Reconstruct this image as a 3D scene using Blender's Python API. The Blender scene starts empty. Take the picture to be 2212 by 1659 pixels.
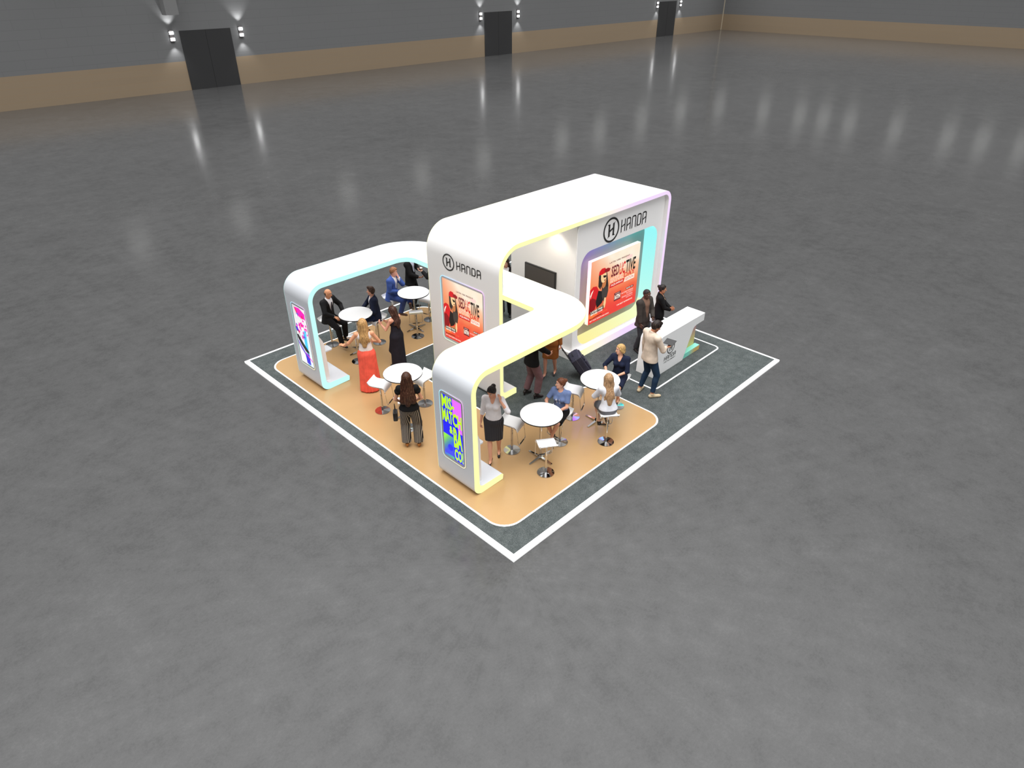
import bpy, math, random
import numpy as np
from mathutils import Matrix, Vector
random.seed(7)
sc = bpy.context.scene
COL = sc.collection
PI = math.pi
P = 0.045            # height of the exhibition platform

# ------------------------------------------------------------------ basics
def lin(c):
    return tuple(((v/255)/12.92 if v/255 <= .04045 else ((v/255+.055)/1.055)**2.4) for v in c)

def rgba(c): return (*lin(c), 1.0)

MATS = {}
def mat(name, c=(200, 200, 200), rough=.5, metal=0., emit=0., ec=None, noise=0., nscale=40., spec=.5, attr=None, bump=0., tint=True):
    """principled material; noise varies the colour, attr reads a colour attribute"""
    if name in MATS: return MATS[name]
    m = bpy.data.materials.new(name); m.use_nodes = True
    nt = m.node_tree; b = nt.nodes['Principled BSDF']
    b.inputs['Base Color'].default_value = rgba(c)
    b.inputs['Roughness'].default_value = rough
    b.inputs['Metallic'].default_value = metal
    b.inputs['Specular IOR Level'].default_value = spec
    src = None
    if attr:
        a = nt.nodes.new('ShaderNodeAttribute'); a.attribute_name = 'Col'; src = a.outputs['Color']
    tc = nt.nodes.new('ShaderNodeTexCoord')
    if noise or bump:
        n = nt.nodes.new('ShaderNodeTexNoise'); n.inputs['Scale'].default_value = nscale; n.inputs['Detail'].default_value = 4
        nt.links.new(tc.outputs['Object'], n.inputs['Vector'])
        if noise:
            mx = nt.nodes.new('ShaderNodeMix'); mx.data_type = 'RGBA'; mx.blend_type = 'MULTIPLY'
            mx.inputs['Factor'].default_value = 1
            r = nt.nodes.new('ShaderNodeMapRange'); r.inputs['From Min'].default_value = .3; r.inputs['From Max'].default_value = .7
            r.inputs['To Min'].default_value = 1-noise; r.inputs['To Max'].default_value = 1+noise*.5
            nt.links.new(n.outputs['Fac'], r.inputs['Value'])
            if src: nt.links.new(src, mx.inputs['A'])
            else: mx.inputs['A'].default_value = rgba(c)
            nt.links.new(r.outputs['Result'], mx.inputs['B']); src = mx.outputs['Result']
        if bump:
            bp = nt.nodes.new('ShaderNodeBump'); bp.inputs['Strength'].default_value = bump; bp.inputs['Distance'].default_value = .01
            nt.links.new(n.outputs['Fac'], bp.inputs['Height']); nt.links.new(bp.outputs['Normal'], b.inputs['Normal'])
    if src and tint: nt.links.new(src, b.inputs['Base Color'])
    if emit:
        b.inputs['Emission Strength'].default_value = emit
        if attr: nt.links.new(src, b.inputs['Emission Color'])
        else: b.inputs['Emission Color'].default_value = rgba(ec or c)
    MATS[name] = m
    return m

def ramp_mat(name, axis, stops, emit=1., rough=.4, base=1.):
    """colour runs along one object axis: stops = [(position, colour)]"""
    if name in MATS: return MATS[name]
    m = mat(name, rough=rough); nt = m.node_tree; b = nt.nodes['Principled BSDF']
    tc = nt.nodes.new('ShaderNodeNewGeometry'); sp = nt.nodes.new('ShaderNodeSeparateXYZ')
    nt.links.new(tc.outputs['Position'], sp.inputs[0])
    lo, hi = stops[0][0], stops[-1][0]
    mr = nt.nodes.new('ShaderNodeMapRange'); mr.inputs['From Min'].default_value = lo; mr.inputs['From Max'].default_value = hi
    nt.links.new(sp.outputs['xyz'.index(axis)], mr.inputs['Value'])
    cr = nt.nodes.new('ShaderNodeValToRGB'); e = cr.color_ramp.elements
    while len(e) < len(stops): e.new(.5)
    for el, (p_, c) in zip(e, stops): el.position = (p_-lo)/(hi-lo); el.color = rgba(c)
    nt.links.new(mr.outputs['Result'], cr.inputs['Fac'])
    mb_ = nt.nodes.new('ShaderNodeMix'); mb_.data_type = 'RGBA'; mb_.inputs['Factor'].default_value = base; mb_.inputs['A'].default_value = (0, 0, 0, 1)
    nt.links.new(cr.outputs['Color'], mb_.inputs['B']); nt.links.new(mb_.outputs['Result'], b.inputs['Base Color']); nt.links.new(cr.outputs['Color'], b.inputs['Emission Color'])
    b.inputs['Emission Strength'].default_value = emit
    return m

def thing(name, label, cat, loc=(0, 0, 0), rz=0., group=None, kind=None):
    o = bpy.data.objects.new(name, None); COL.objects.link(o)
    o.location = loc; o.rotation_euler = (0, 0, rz); o.empty_display_size = .1
    if label: o['label'] = label
    if cat: o['category'] = cat
    if group: o['group'] = group
    if kind: o['kind'] = kind
    return o

def base_of(o):
    v = Vector((0, 0, 0))
    while o is not None: v += o.location; o = o.parent
    return v

def link_mesh(name, V, F, m, parent=None, world=False, smooth=True, sharp=35., cols=None, mats=None, mi=None):
    V = np.asarray(V, float).reshape(-1, 3)
    if parent is not None and world:
        V = V-np.array(base_of(parent))
    me = bpy.data.meshes.new(name)
    me.from_pydata(V.tolist() if len(V) < 5000 else V, [], F)
    if smooth and len(me.polygons):
        me.polygons.foreach_set('use_smooth', [True]*len(me.polygons))
        if sharp: me.set_sharp_from_angle(angle=math.radians(sharp))
    for q in (mats or [m]): me.materials.append(q)
    if mi is not None: me.polygons.foreach_set('material_index', mi)
    if cols is not None:
        a = me.color_attributes.new('Col', 'FLOAT_COLOR', 'POINT')
        c4 = np.ones((len(V), 4), np.float32); c4[:, :3] = cols
        a.data.foreach_set('color', c4.ravel())
    me.update()
    o = bpy.data.objects.new(name, me); COL.objects.link(o)
    if parent is not None: o.parent = parent
    return o

def arc(cx, cy, r, a0, a1, n=8):
    return [(cx+r*math.cos(math.radians(a0+(a1-a0)*i/n)), cy+r*math.sin(math.radians(a0+(a1-a0)*i/n))) for i in range(n+1)]

def rrect(x0, y0, x1, y1, r, n=8):
    return arc(x1-r, y0+r, r, -90, 0, n)+arc(x1-r, y1-r, r, 0, 90, n)+arc(x0+r, y1-r, r, 90, 180, n)+arc(x0+r, y0+r, r, 180, 270, n)

class MB:
    """collects shapes for one mesh"""
    def __init__(s): s.V = []; s.F = []
    def add(s, V, F):
        o = len(s.V); s.V += [tuple(v) for v in V]; s.F += [tuple(i+o for i in f) for f in F]; return s
    def box(s, x0, y0, z0, x1, y1, z1, bev=0.):
        if not bev:
            return s.add([(x, y, z) for x in (x0, x1) for y in (y0, y1) for z in (z0, z1)],
                         [(0, 1, 3, 2), (4, 6, 7, 5), (0, 4, 5, 1), (2, 3, 7, 6), (0, 2, 6, 4), (1, 5, 7, 3)])
        b = bev; rings = []
        for z, i in ((z0, b), (z0+b, 0), (z1-b, 0), (z1, b)):
            rings.append([(x, y, z) for x, y in rrect(x0+i, y0+i, x1-i, y1-i, max(b, 1e-4), 3)])
        return s.rings(rings)
    def rings(s, R, close=False, caps=True):
        n = len(R[0]); V = [p for r in R for p in r]; F = []
        m = len(R)
        for i in range(m if close else m-1):
            a, b = i*n, ((i+1) % m)*n
            for j in range(n):
                k = (j+1) % n; F.append((a+j, a+k, b+k, b+j))
        if caps and not close:
            F.append(tuple(range(n-1, -1, -1))); F.append(tuple((m-1)*n+j for j in range(n)))
        return s.add(V, F)
    def prism(s, pts, axis, a, b):
        """closed 2D outline swept along an axis; pts are the two other coordinates in xyz order"""
        def mk(p, t):
            return {'x': (t, p[0], p[1]), 'y': (p[0], t, p[1]), 'z': (p[0], p[1], t)}[axis]
        return s.rings([[mk(p, a) for p in pts], [mk(p, b) for p in pts]])
    def lathe(s, prof, c=(0, 0, 0), n=40):
        R = [[(c[0]+r*math.cos(2*PI*j/n), c[1]+r*math.sin(2*PI*j/n), c[2]+z) for j in range(n)] for r, z in prof]
        return s.rings(R)
    def tube(s, path, r, n=10, close=False, flat=None):
        pts = [Vector(p) for p in path]; R = []; m = len(pts)
        up = None
        for i, p in enumerate(pts):
            a = pts[i-1] if (i > 0 or close) else p; b = pts[(i+1) % m] if (i < m-1 or close) else p
            t = (b-a).normalized()
            if up is None:
                up = t.cross(Vector((0, 0, 1)) if abs(t.z) < .9 else Vector((1, 0, 0))).normalized()
            up = (up-t*up.dot(t)).normalized(); sd = t.cross(up)
            rr = r[i] if isinstance(r, (list, tuple)) else r
            R.append([tuple(p+(up*math.cos(2*PI*j/n)+sd*math.sin(2*PI*j/n)*(flat or 1))*rr) for j in range(n)])
        return s.rings(R, close=close)
    def sphere(s, c, r, n=16, m=10):
        rr = (r, r, r) if not isinstance(r, tuple) else r
        R = [[(c[0]+rr[0]*math.sin(t)*math.cos(2*PI*j/n), c[1]+rr[1]*math.sin(t)*math.sin(2*PI*j/n), c[2]+rr[2]*math.cos(t)) for j in range(n)]
             for t in [max(.02, min(PI-.02, PI*i/m)) for i in range(m, -1, -1)]]
        return s.rings(R)
    def build(s, name, m, parent=None, world=False, **k): return link_mesh(name, s.V, s.F, m, parent, world, **k)

def rounded_path(pts, r, n=5):
    """polyline in 3D with its inner corners rounded"""
    out = [Vector(pts[0])]
    for a, b, c in zip(pts, pts[1:], pts[2:]):
        a, b, c = Vector(a), Vector(b), Vector(c)
        d1 = (a-b); d2 = (c-b); q = min(r, d1.length*.49, d2.length*.49)
        p1 = b+d1.normalized()*q; p2 = b+d2.normalized()*q
        for i in range(n+1):
            t = i/n; out.append(p1*(1-t)**2+b*2*t*(1-t)+p2*t*t)
    out.append(Vector(pts[-1])); return out

def copy_tree(o, parent=None):
    c = o.copy(); COL.objects.link(c)
    if parent is not None: c.parent = parent
    for ch in list(o.children): copy_tree(ch, c)
    return c

# ------------------------------------------------------------------ flat artwork on a panel
class Art:
    """a panel with origin o, unit axes u (right), v (up), n (towards viewer)"""
    def __init__(s, o, u, v, n, parent):
        s.o, s.u, s.v, s.n = map(Vector, (o, u, v, n)); s.parent = parent; s.parts = {}
    def at(s, x, y, d): return s.o+s.u*x+s.v*y+s.n*d
    def put(s, part, m, V2, F, d):
        key = part
        if key not in s.parts: s.parts[key] = [[], [], [], [], d]
        q = s.parts[key]
        if m not in q[2]: q[2].append(m)
        o = len(q[0]); q[0] += [tuple(s.at(x, y, d)) for x, y in V2]
        q[1] += [tuple(i+o for i in f) for f in F]; q[3] += [q[2].index(m)]*len(F)
    def poly(s, part, m, pts, d): s.put(part, m, pts, [tuple(range(len(pts)))], d)
    def stroke(s, part, m, pts, w, d, close=False):
        pts = [Vector((p[0], p[1])) for p in pts]; n = len(pts); L = []; R = []
        for i in range(n):
            a = pts[i-1] if (i > 0 or close) else pts[i]; b = pts[(i+1) % n] if (i < n-1 or close) else pts[i]
            t = (b-a).normalized(); k = 1.
            if 0 < i < n-1 or close:
                t1 = (pts[i]-pts[i-1]).normalized(); k = 1/max(.45, math.sqrt(max(0, (1+t1.dot((pts[(i+1) % n]-pts[i]).normalized()))/2)))
            nn = Vector((-t.y, t.x))*w/2*k; L.append(pts[i]+nn); R.append(pts[i]-nn)
        V = L+R; F = [(i, n+i, n+(i+1) % n, (i+1) % n) for i in range(n if close else n-1)]
        s.put(part, m, [(v.x, v.y) for v in V], F, d)
    def ring(s, part, m, cx, cy, r0, r1, d, n=40):
        V = [(cx+r*math.cos(2*PI*j/n), cy+r*math.sin(2*PI*j/n)) for r in (r0, r1) for j in range(n)]
        s.put(part, m, V, [(j, (j+1) % n, n+(j+1) % n, n+j) for j in range(n)], d)
    def text(s, part, m, txt, x0, y0, x1, y1, d, bold=.0, shear=0.):
        cu = bpy.data.curves.new('t', 'FONT'); cu.body = txt; cu.size = 1; cu.offset = bold; cu.shear = shear; cu.resolution_u = 2
        o = bpy.data.objects.new('t', cu); COL.objects.link(o)
        dg = bpy.context.evaluated_depsgraph_get(); me = bpy.data.meshes.new_from_object(o.evaluated_get(dg))
        V = [(v.co.x, v.co.y) for v in me.vertices]; F = [tuple(p.vertices) for p in me.polygons]
        bpy.data.objects.remove(o); bpy.data.meshes.remove(me); bpy.data.curves.remove(cu)
        if not V: return
        a0 = min(v[0] for v in V); a1 = max(v[0] for v in V); b0 = min(v[1] for v in V); b1 = max(v[1] for v in V)
        V = [(x0+(v[0]-a0)/(a1-a0)*(x1-x0), y0+(v[1]-b0)/(b1-b0)*(y1-y0)) for v in V]
        s.put(part, m, V, F, d)
    def grad(s, part, m, x0, y0, x1, y1, d, fn, nx=24, ny=24, outline=None):
        V = []; C = []; F = []
        for j in range(ny+1):
            for i in range(nx+1):
                u, v = i/nx, j/ny; V.append(tuple(s.at(x0+(x1-x0)*u, y0+(y1-y0)*v, d))); C.append(lin(fn(u, v)))
        for j in range(ny):
            for i in range(nx): a = j*(nx+1)+i; F.append((a, a+1, a+nx+2, a+nx+1))
        return link_mesh(part, V, F, m, s.parent, True, smooth=False, cols=np.array(C))
    def build(s):
        for k, (V, F, M, I, d) in s.parts.items():
            link_mesh(k, V, F, None, s.parent, True, smooth=False, mats=M, mi=I)

def mixc(a, b, t): t = max(0, min(1, t)); return tuple(x+(y-x)*t for x, y in zip(a, b))

# the emblem: ringed serif H and the lettering of the sign
def emblem(A, part, m, cx, cy, r, d):
    A.ring(part, m, cx, cy, r*.84, r, d)
    h = r*.98
    for sgn in (-1, 1):
        x = cx+sgn*r*.27
        lo = -h*.5; hi = h*.5
        A.poly(part, m, [(x-r*.1, cy+lo), (x+r*.1, cy+lo), (x+r*.1, cy+hi), (x-r*.1, cy+hi)], d)
    A.poly(part, m, [(cx-r*.37, cy-h*.5), (cx-r*.52, cy-h*.6), (cx-r*.17, cy-h*.5)], d)
    A.poly(part, m, [(cx+r*.37, cy+h*.5), (cx+r*.52, cy+h*.6), (cx+r*.17, cy+h*.5)], d)
    A.poly(part, m, [(cx-r*.5, cy+h*.5), (cx-r*.17, cy+h*.5), (cx-r*.17, cy+h*.4), (cx-r*.37, cy+h*.4)], d)
    A.poly(part, m, [(cx+r*.5, cy-h*.5), (cx+r*.17, cy-h*.5), (cx+r*.17, cy-h*.4), (cx+r*.37, cy-h*.4)], d)
    A.poly(part, m, [(cx-r*.2, cy-r*.16), (cx-r*.2, cy-r*.0), (cx+r*.2, cy+r*.18), (cx+r*.2, cy+r*.02)], d)

def wordmark(A, part, m, x0, y0, x1, y1, d):
    w = (x1-x0)/5; g = w*.2; t = w*.16; h = y1-y0
    for i, ch in enumerate('HANDA'):
        a = x0+i*w+g*.5; b = x0+(i+1)*w-g*.5; r = min(w*.22, h*.2); it = t/2
        left = [(a+it, y0), (a+it, y1)]
        if ch == 'H':
            A.stroke(part, m, [(a+it, y0), (a+it, y1)], t, d); A.stroke(part, m, [(b-it, y0), (b-it, y1)], t, d)
            A.stroke(part, m, [(a+it, y0+h*.42), (b-it, y0+h*.58)], t*.9, d)
            A.poly(part, m, [(a, y0), (a-t*.7, y0-t*.5), (a+t, y0)], d)
        else:
            top = [(a+it, y1-r)]+[(p[0], p[1]) for p in arc(a+it+r*.6, y1-it-r*.6, r*.6, 180, 90, 4)]+[(p[0], p[1]) for p in arc(b-it-r, y1-it-r, r, 90, 0, 6)]
            if ch == 'D':
                A.stroke(part, m, [(a+it, y0+it)]+top+[(b-it, y0+it+r)]+[(p[0], p[1]) for p in arc(b-it-r, y0+it+r, r, 0, -90, 5)], t, d, close=True)
            else:
                A.stroke(part, m, [(a+it, y0)]+top+[(b-it, y0)], t, d)
            A.poly(part, m, [(a, y0), (a-t*.7, y0-t*.5), (a+t, y0)], d)
            if ch == 'A': A.stroke(part, m, [(a+it, y0+h*.36), (b-it, y0+h*.52)], t*.9, d)
# ------------------------------------------------------------------ materials of the place
def floor_mat():
    m = mat('polished_concrete', (98, 99, 101), .3); nt = m.node_tree; b = nt.nodes['Principled BSDF']; L = nt.links.new
    tc = nt.nodes.new('ShaderNodeTexCoord')
    def noise(sc_, det, ro):
        n = nt.nodes.new('ShaderNodeTexNoise'); n.inputs['Scale'].default_value = sc_; n.inputs['Detail'].default_value = det; n.inputs['Roughness'].default_value = ro
        L(tc.outputs['Object'], n.inputs['Vector']); return n.outputs['Fac']
    def math_(op, x, y, z=None):
        q = nt.nodes.new('ShaderNodeMath'); q.operation = op
        for i, v in enumerate((x, y, z)):
            if v is None: continue
            if isinstance(v, (int, float)): q.inputs[i].default_value = v
            else: L(v, q.inputs[i])
        return q.outputs[0]
    big, mid, fine, huge = noise(.8, 12, .74), noise(3.1, 10, .8), noise(24, 6, .85), noise(.12, 3, .5)
    v = math_('MULTIPLY_ADD', big, .5, math_('MULTIPLY_ADD', mid, .55, math_('MULTIPLY_ADD', fine, .42, math_('MULTIPLY', huge, .18))))
    cr = nt.nodes.new('ShaderNodeValToRGB'); e = cr.color_ramp.elements
    e[0].position = .66; e[0].color = (*[FLOOR*.76]*3, 1); e[1].position = .98; e[1].color = (*[FLOOR*1.22]*3, 1)
    for p_, g_ in ((.76, .88), (.81, .98), (.87, 1.04)): k = e.new(p_); k.color = (*[FLOOR*g_]*3, 1)
    L(v, cr.inputs['Fac']); L(cr.outputs['Color'], b.inputs['Base Color'])
    L(math_('MULTIPLY_ADD', big, .05, .125), b.inputs['Roughness'])
    b.inputs['Specular IOR Level'].default_value = .19
    return m
FLOOR = .078

def panel_wall_mat():
    m = mat('hall_wall_panels', rough=.75); nt = m.node_tree; b = nt.nodes['Principled BSDF']; L = nt.links.new
    g = nt.nodes.new('ShaderNodeNewGeometry'); sp = nt.nodes.new('ShaderNodeSeparateXYZ'); L(g.outputs['Position'], sp.inputs[0])
    ad = nt.nodes.new('ShaderNodeMath'); ad.operation = 'ADD'; L(sp.outputs['X'], ad.inputs[0]); L(sp.outputs['Y'], ad.inputs[1])
    cb = nt.nodes.new('ShaderNodeCombineXYZ'); L(ad.outputs[0], cb.inputs['X']); L(sp.outputs['Z'], cb.inputs['Y'])
    bk = nt.nodes.new('ShaderNodeTexBrick'); bk.inputs['Scale'].default_value = 1; bk.inputs['Brick Width'].default_value = 3.1; bk.inputs['Row Height'].default_value = .63
    bk.inputs['Mortar Size'].default_value = .012; bk.inputs['Color1'].default_value = (.25, .253, .256, 1); bk.inputs['Color2'].default_value = (.255, .257, .26, 1); bk.inputs['Mortar'].default_value = (.215, .215, .218, 1)
    L(cb.outputs[0], bk.inputs['Vector'])
    w = nt.nodes.new('ShaderNodeTexBrick'); w.inputs['Scale'].default_value = 1; w.inputs['Brick Width'].default_value = 9; w.inputs['Row Height'].default_value = .46
    w.inputs['Mortar Size'].default_value = .006; w.inputs['Color1'].default_value = (.42, .318, .213, 1); w.inputs['Color2'].default_value = (.428, .324, .217, 1); w.inputs['Mortar'].default_value = (.46, .312, .18, 1)
    L(cb.outputs[0], w.inputs['Vector'])
    gt = nt.nodes.new('ShaderNodeMath'); gt.operation = 'GREATER_THAN'; gt.inputs[1].default_value = 2.2; L(sp.outputs['Z'], gt.inputs[0])
    mx = nt.nodes.new('ShaderNodeMix'); mx.data_type = 'RGBA'; L(gt.outputs[0], mx.inputs['Factor']); L(w.outputs['Color'], mx.inputs['A']); L(bk.outputs['Color'], mx.inputs['B'])
    L(mx.outputs['Result'], b.inputs['Base Color'])
    return m

def carpet_mat():
    m = mat('speckled_carpet', rough=.95, spec=.1); nt = m.node_tree; b = nt.nodes['Principled BSDF']; L = nt.links.new
    tc = nt.nodes.new('ShaderNodeTexCoord')
    n1 = nt.nodes.new('ShaderNodeTexNoise'); n1.inputs['Scale'].default_value = 85; n1.inputs['Detail'].default_value = 3; n1.inputs['Roughness'].default_value = .8
    n2 = nt.nodes.new('ShaderNodeTexNoise'); n2.inputs['Scale'].default_value = 6; n2.inputs['Detail'].default_value = 3
    L(tc.outputs['Object'], n1.inputs['Vector']); L(tc.outputs['Object'], n2.inputs['Vector'])
    a = nt.nodes.new('ShaderNodeMath'); a.operation = 'MULTIPLY_ADD'; a.inputs[1].default_value = .2; L(n2.outputs['Fac'], a.inputs[0]); L(n1.outputs['Fac'], a.inputs[2])
    cr = nt.nodes.new('ShaderNodeValToRGB'); e = cr.color_ramp.elements
    e[0].position = .42; e[0].color = (.027, .033, .033, 1); e[1].position = .8; e[1].color = (.165, .178, .175, 1)
    k = e.new(.6); k.color = (.072, .083, .082, 1)
    L(a.outputs[0], cr.inputs['Fac']); L(cr.outputs['Color'], b.inputs['Base Color'])
    return m

WHITE = mat('white_laminate', (211, 214, 219), .4)
WHITE_WARM = mat('white_warm_panel', (242, 240, 238), .5)
DARK = mat('sign_black', (44, 43, 42), .5)
CHROME = mat('mirror_chrome', (205, 205, 205), .07, 1.)
BLACKRUB = mat('black_rubber', (22, 22, 22), .6)

# ------------------------------------------------------------------ the hall
WY, WX, WH = 56.3, 103.85, 16.
def struct(name, mb, m, parent=None, **k):
    o = mb.build(name, m, parent, **k)
    if parent is None: o['kind'] = 'structure'
    return o
struct('floor', MB().box(-40, -45, -.2, WX, WY, 0), floor_mat())
pw = panel_wall_mat()
wall_b = struct('wall_back', MB().box(-40, WY, -.2, WX+.3, WY+.3, WH), pw)
wall_r = struct('wall_right', MB().box(WX, -45, -.2, WX+.3, WY, WH), pw)
struct('trim_1', MB().box(WX-.1, WY-.1, 0, WX, WY, WH), mat('corner_trim_pale', (226, 214, 190), .5))
struct('trim_2', MB().box(17.62, WY-.8, 5.58, 18.62, WY, WH), mat('duct_box_grey', (150, 150, 150), .7))
dm = mat('door_charcoal', (64, 64, 65), .6); dg = mat('door_gap', (55, 55, 55), .8)
for i, x in enumerate((18.6, 52.26, 85.97)):
    mb = MB()
    mb.box(x, WY-.06, 0, x+2.12, WY, 4.41); mb.box(x+2.15, WY-.06, 0, x+4.3, WY, 4.41)
    d = struct('door_%d' % (i+1), mb, dm)
    MB().box(x+2.12, WY-.045, 0, x+2.15, WY-.002, 4.41).build('door_gap', dg, d)

lampm = mat('sconce_glow', (255, 255, 255), .5, emit=9.)
sbody = mat('sconce_grey_metal', (92, 88, 88), .5)
where = ['left of the nearest door', 'right of the nearest door', 'left of the middle door', 'right of the middle door', 'left of the farthest door', 'right of the farthest door']
for i, x in enumerate((17.93, 23.77, 51.63, 57.51, 85.42, 91.25)):
    t = thing('wall_sconce', 'twin square up-down wall light, '+where[i], 'wall light', (x, WY, 3.8), group='twin lights beside the hall doors')
    MB().box(x-.16, WY-.12, 3.68, x+.16, WY, 4.5).build('sconce_body', sbody, t, True)
    for z in (3.74, 4.2):
        MB().box(x-.16, WY-.19, z, x+.16, WY-.12, z+.2).build('lamp_panel', lampm, t, True)
    for s_, z in ((1, 4.55), (-1, 3.6)):
        ld = bpy.data.lights.new('sconce_spot', 'SPOT'); ld.energy = 120 if s_ > 0 else 80; ld.spot_size = math.radians(88); ld.spot_blend = .75; ld.shadow_soft_size = .05
        lo = bpy.data.objects.new('sconce_spot', ld); COL.objects.link(lo); lo.parent = t
        lo.location = (0, -.34, z-3.8); lo.rotation_euler = (PI if s_ > 0 else 0, 0, 0)

# high wall lamps, above the frame; the floor mirrors them
flm = mat('floodlight_glow', (255, 255, 252), .5, emit=.42)
H_ = 10.9
pts = [(x, WY-1.02, 0) for x in (10.9, 20., 31.6, 41.3, 50.7, 64.9, 72.9, 82.7, 93.2)]+[(WX-1.02, y, 1) for y in (54., 46.2, 40.3, 36.6, 32.7, 26.3, 19.6, 15.5, 11.)]
for x, y, s_ in pts:
    mb = MB().sphere((x, y, H_), 1.)
    lo_ = mb.build('flood_lamp', flm, wall_r if s_ else wall_b, True)
    MB().tube([(x, y, H_), (x, WY, H_)] if not s_ else [(x, y, H_), (WX, y, H_)], .06).build('lamp_bracket', sbody, lo_, True)

# ------------------------------------------------------------------ platform
plat = thing('exhibition_platform', 'low square booth platform with speckled grey carpet and white edging on the concrete', 'platform', (5, 5, 0))
edge = mat('white_edge_strip', (245, 245, 245), .5, emit=.55)  # white trim with added emission, so its shaded sides stay bright
carpet = carpet_mat()
wood = mat('honey_vinyl', (181, 146, 102), .22, noise=.05, nscale=1.2)
MB().box(.11, .11, 0, 9.94, 9.94, P-.001).build('carpet', carpet, plat, True)
mb = MB()
for a in ((0, 0, 10, .11), (0, 9.94, 10, 10), (0, .11, .11, 9.94), (9.94, .11, 10, 9.94)): mb.box(a[0], a[1], 0, a[2], a[3], P+.002)
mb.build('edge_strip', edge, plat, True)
def inlay_outline(i):
    x0, x1, xi = .36+i, 5.58-i, 2.85-i; ya_, yb_, yc_, yd_ = .6+i, 2.85-i, 7.2+i, 9.4-i; r = .42-i*.5
    return (arc(x0+r, ya_+r, r, 180, 270)+arc(x1-r, ya_+r, r, 270, 360)+arc(x1-r, yb_-r, r, 0, 90)+arc(xi+.15, yb_+.15, .15, 270, 180, 4)
            + arc(xi+.15, yc_-.15, .15, 180, 90, 4)+arc(x1-r, yc_+r, r, 270, 360)+arc(x1-r, yd_-r, r, 0, 90)+arc(x0+r, yd_-r, r, 90, 180))
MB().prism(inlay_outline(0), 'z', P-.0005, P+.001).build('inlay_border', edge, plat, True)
MB().prism(inlay_outline(.035), 'z', P, P+.002).build('vinyl_inlay', wood, plat, True)
o_ = rrect(6.42, 1.47, 9.52, 2.72, .16); i_ = rrect(6.46, 1.51, 9.48, 2.68, .12)
mb = MB(); n = len(o_)
mb.add([(x, y, P+.001) for x, y in o_]+[(x, y, P+.001) for x, y in i_], [(j, (j+1) % n, n+(j+1) % n, n+j) for j in range(n)])
mb.build('floor_line', edge, plat, True, smooth=False)

# ------------------------------------------------------------------ U-shaped canopy on two legs
YA, YB, YC, YD = 1.72, 2.81, 7.22, 8.30
XA, T, HA = .655, .112, 2.785
YEL, CYA, PNK = (255, 254, 178), (196, 255, 248), (243, 218, 255)
can = thing('arch_canopy', 'white U-shaped canopy beam on two screen legs running through the tall tower', 'canopy', (XA+.2, 5, P))
def leg_profile(g=0., P=P+.004):
    R, r = .42, .2
    out = [(1.42, P+.012)]+[(XA+r-r*math.sin(a), P+r-r*math.cos(a)) for a in [i*PI/16 for i in range(9)]]+arc(XA+R, HA-R, R, 180, 90, 10)+[(2., HA)]
    Ri = R-T; ri = .11
    inn = [(2., HA-T)]+arc(XA+T+Ri, HA-T-Ri, Ri, 90, 180, 10)+arc(XA+T+.02+ri, P+.16+ri, ri, 180, 270, 6)+[(1.40, P+.16), (1.435, P+.125)]
    return out+inn
prof = leg_profile()
def foot_round(V):            # rounded plan corners at the foot's end
    return V
fy = ramp_mat('light_edge_yellow_cyan', 'y', [(0, YEL), (4.9, YEL), (5.1, CYA), (10, CYA)], emit=.97, base=.08)
for y0, y1, nm in ((YA, YB, 'yellow'), (YC, YD, 'cyan')):
    lg = MB().prism(prof, 'y', y0, y1).build('canopy_leg', WHITE, can, True)
    lg['label'] = 'leg with the '+nm+' lit edge'
    for a, b in ((y0-.006, y0), (y1, y1+.006)):
        MB().prism(prof, 'y', a, b).build('light_strip', fy, lg, True)
    hp = [(XA+T, P+.16), (.97, P+.16), (.965, 1.16), (.94, 1.27), (.90, 1.36), (XA+T+.02, 1.55), (XA+T, 1.55)]
    MB().prism(hp, 'y', y0+.14, y1-.14).build('screen_housing', WHITE_WARM, lg, True)
    sh = rrect(XA+T, y0+.42, 1.32, y1-.38, .05)
    MB().prism(sh, 'z', .80, .83).build('shelf', WHITE, lg, True)
XI = 3.517
beam = ([(2., YA)]+arc(3.41, YA+1.14, 1.14, 270, 360, 16)+arc(3.41, YD-1.14, 1.14, 0, 90, 16)+[(2., YD), (2., YC)]
        + arc(XI-.36, YC-.36, .36, 90, 0, 8)+arc(XI-.12, YB+.12, .12, 0, -90, 6)+[(2., YB)])
bm_ = MB().prism(beam, 'z', HA-T, HA).build('canopy_beam', WHITE, can, True)
n = len(beam); mb = MB()
def offs(pts, d):
    out = []
    for i in range(len(pts)):
        a, b, c = Vector(pts[i-1]), Vector(pts[i]), Vector(pts[(i+1) % len(pts)])
        t = ((b-a).normalized()+(c-b).normalized()).normalized(); out.append((b.x+t.y*d, b.y-t.x*d))
    return out
ob = offs(beam, .006)
def seg_ok(i): a, b = beam[i], beam[(i+1) % n]; return not (abs(a[0]-2) < 1e-6 and abs(b[0]-2) < 1e-6)
for i in range(n):
    if seg_ok(i):
        j = (i+1) % n
        mb.add([(*ob[i], HA-T), (*ob[j], HA-T), (*ob[j], HA-.002), (*ob[i], HA-.002)], [(0, 1, 2, 3)])
mb.build('light_strip', fy, bm_, True)

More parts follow.
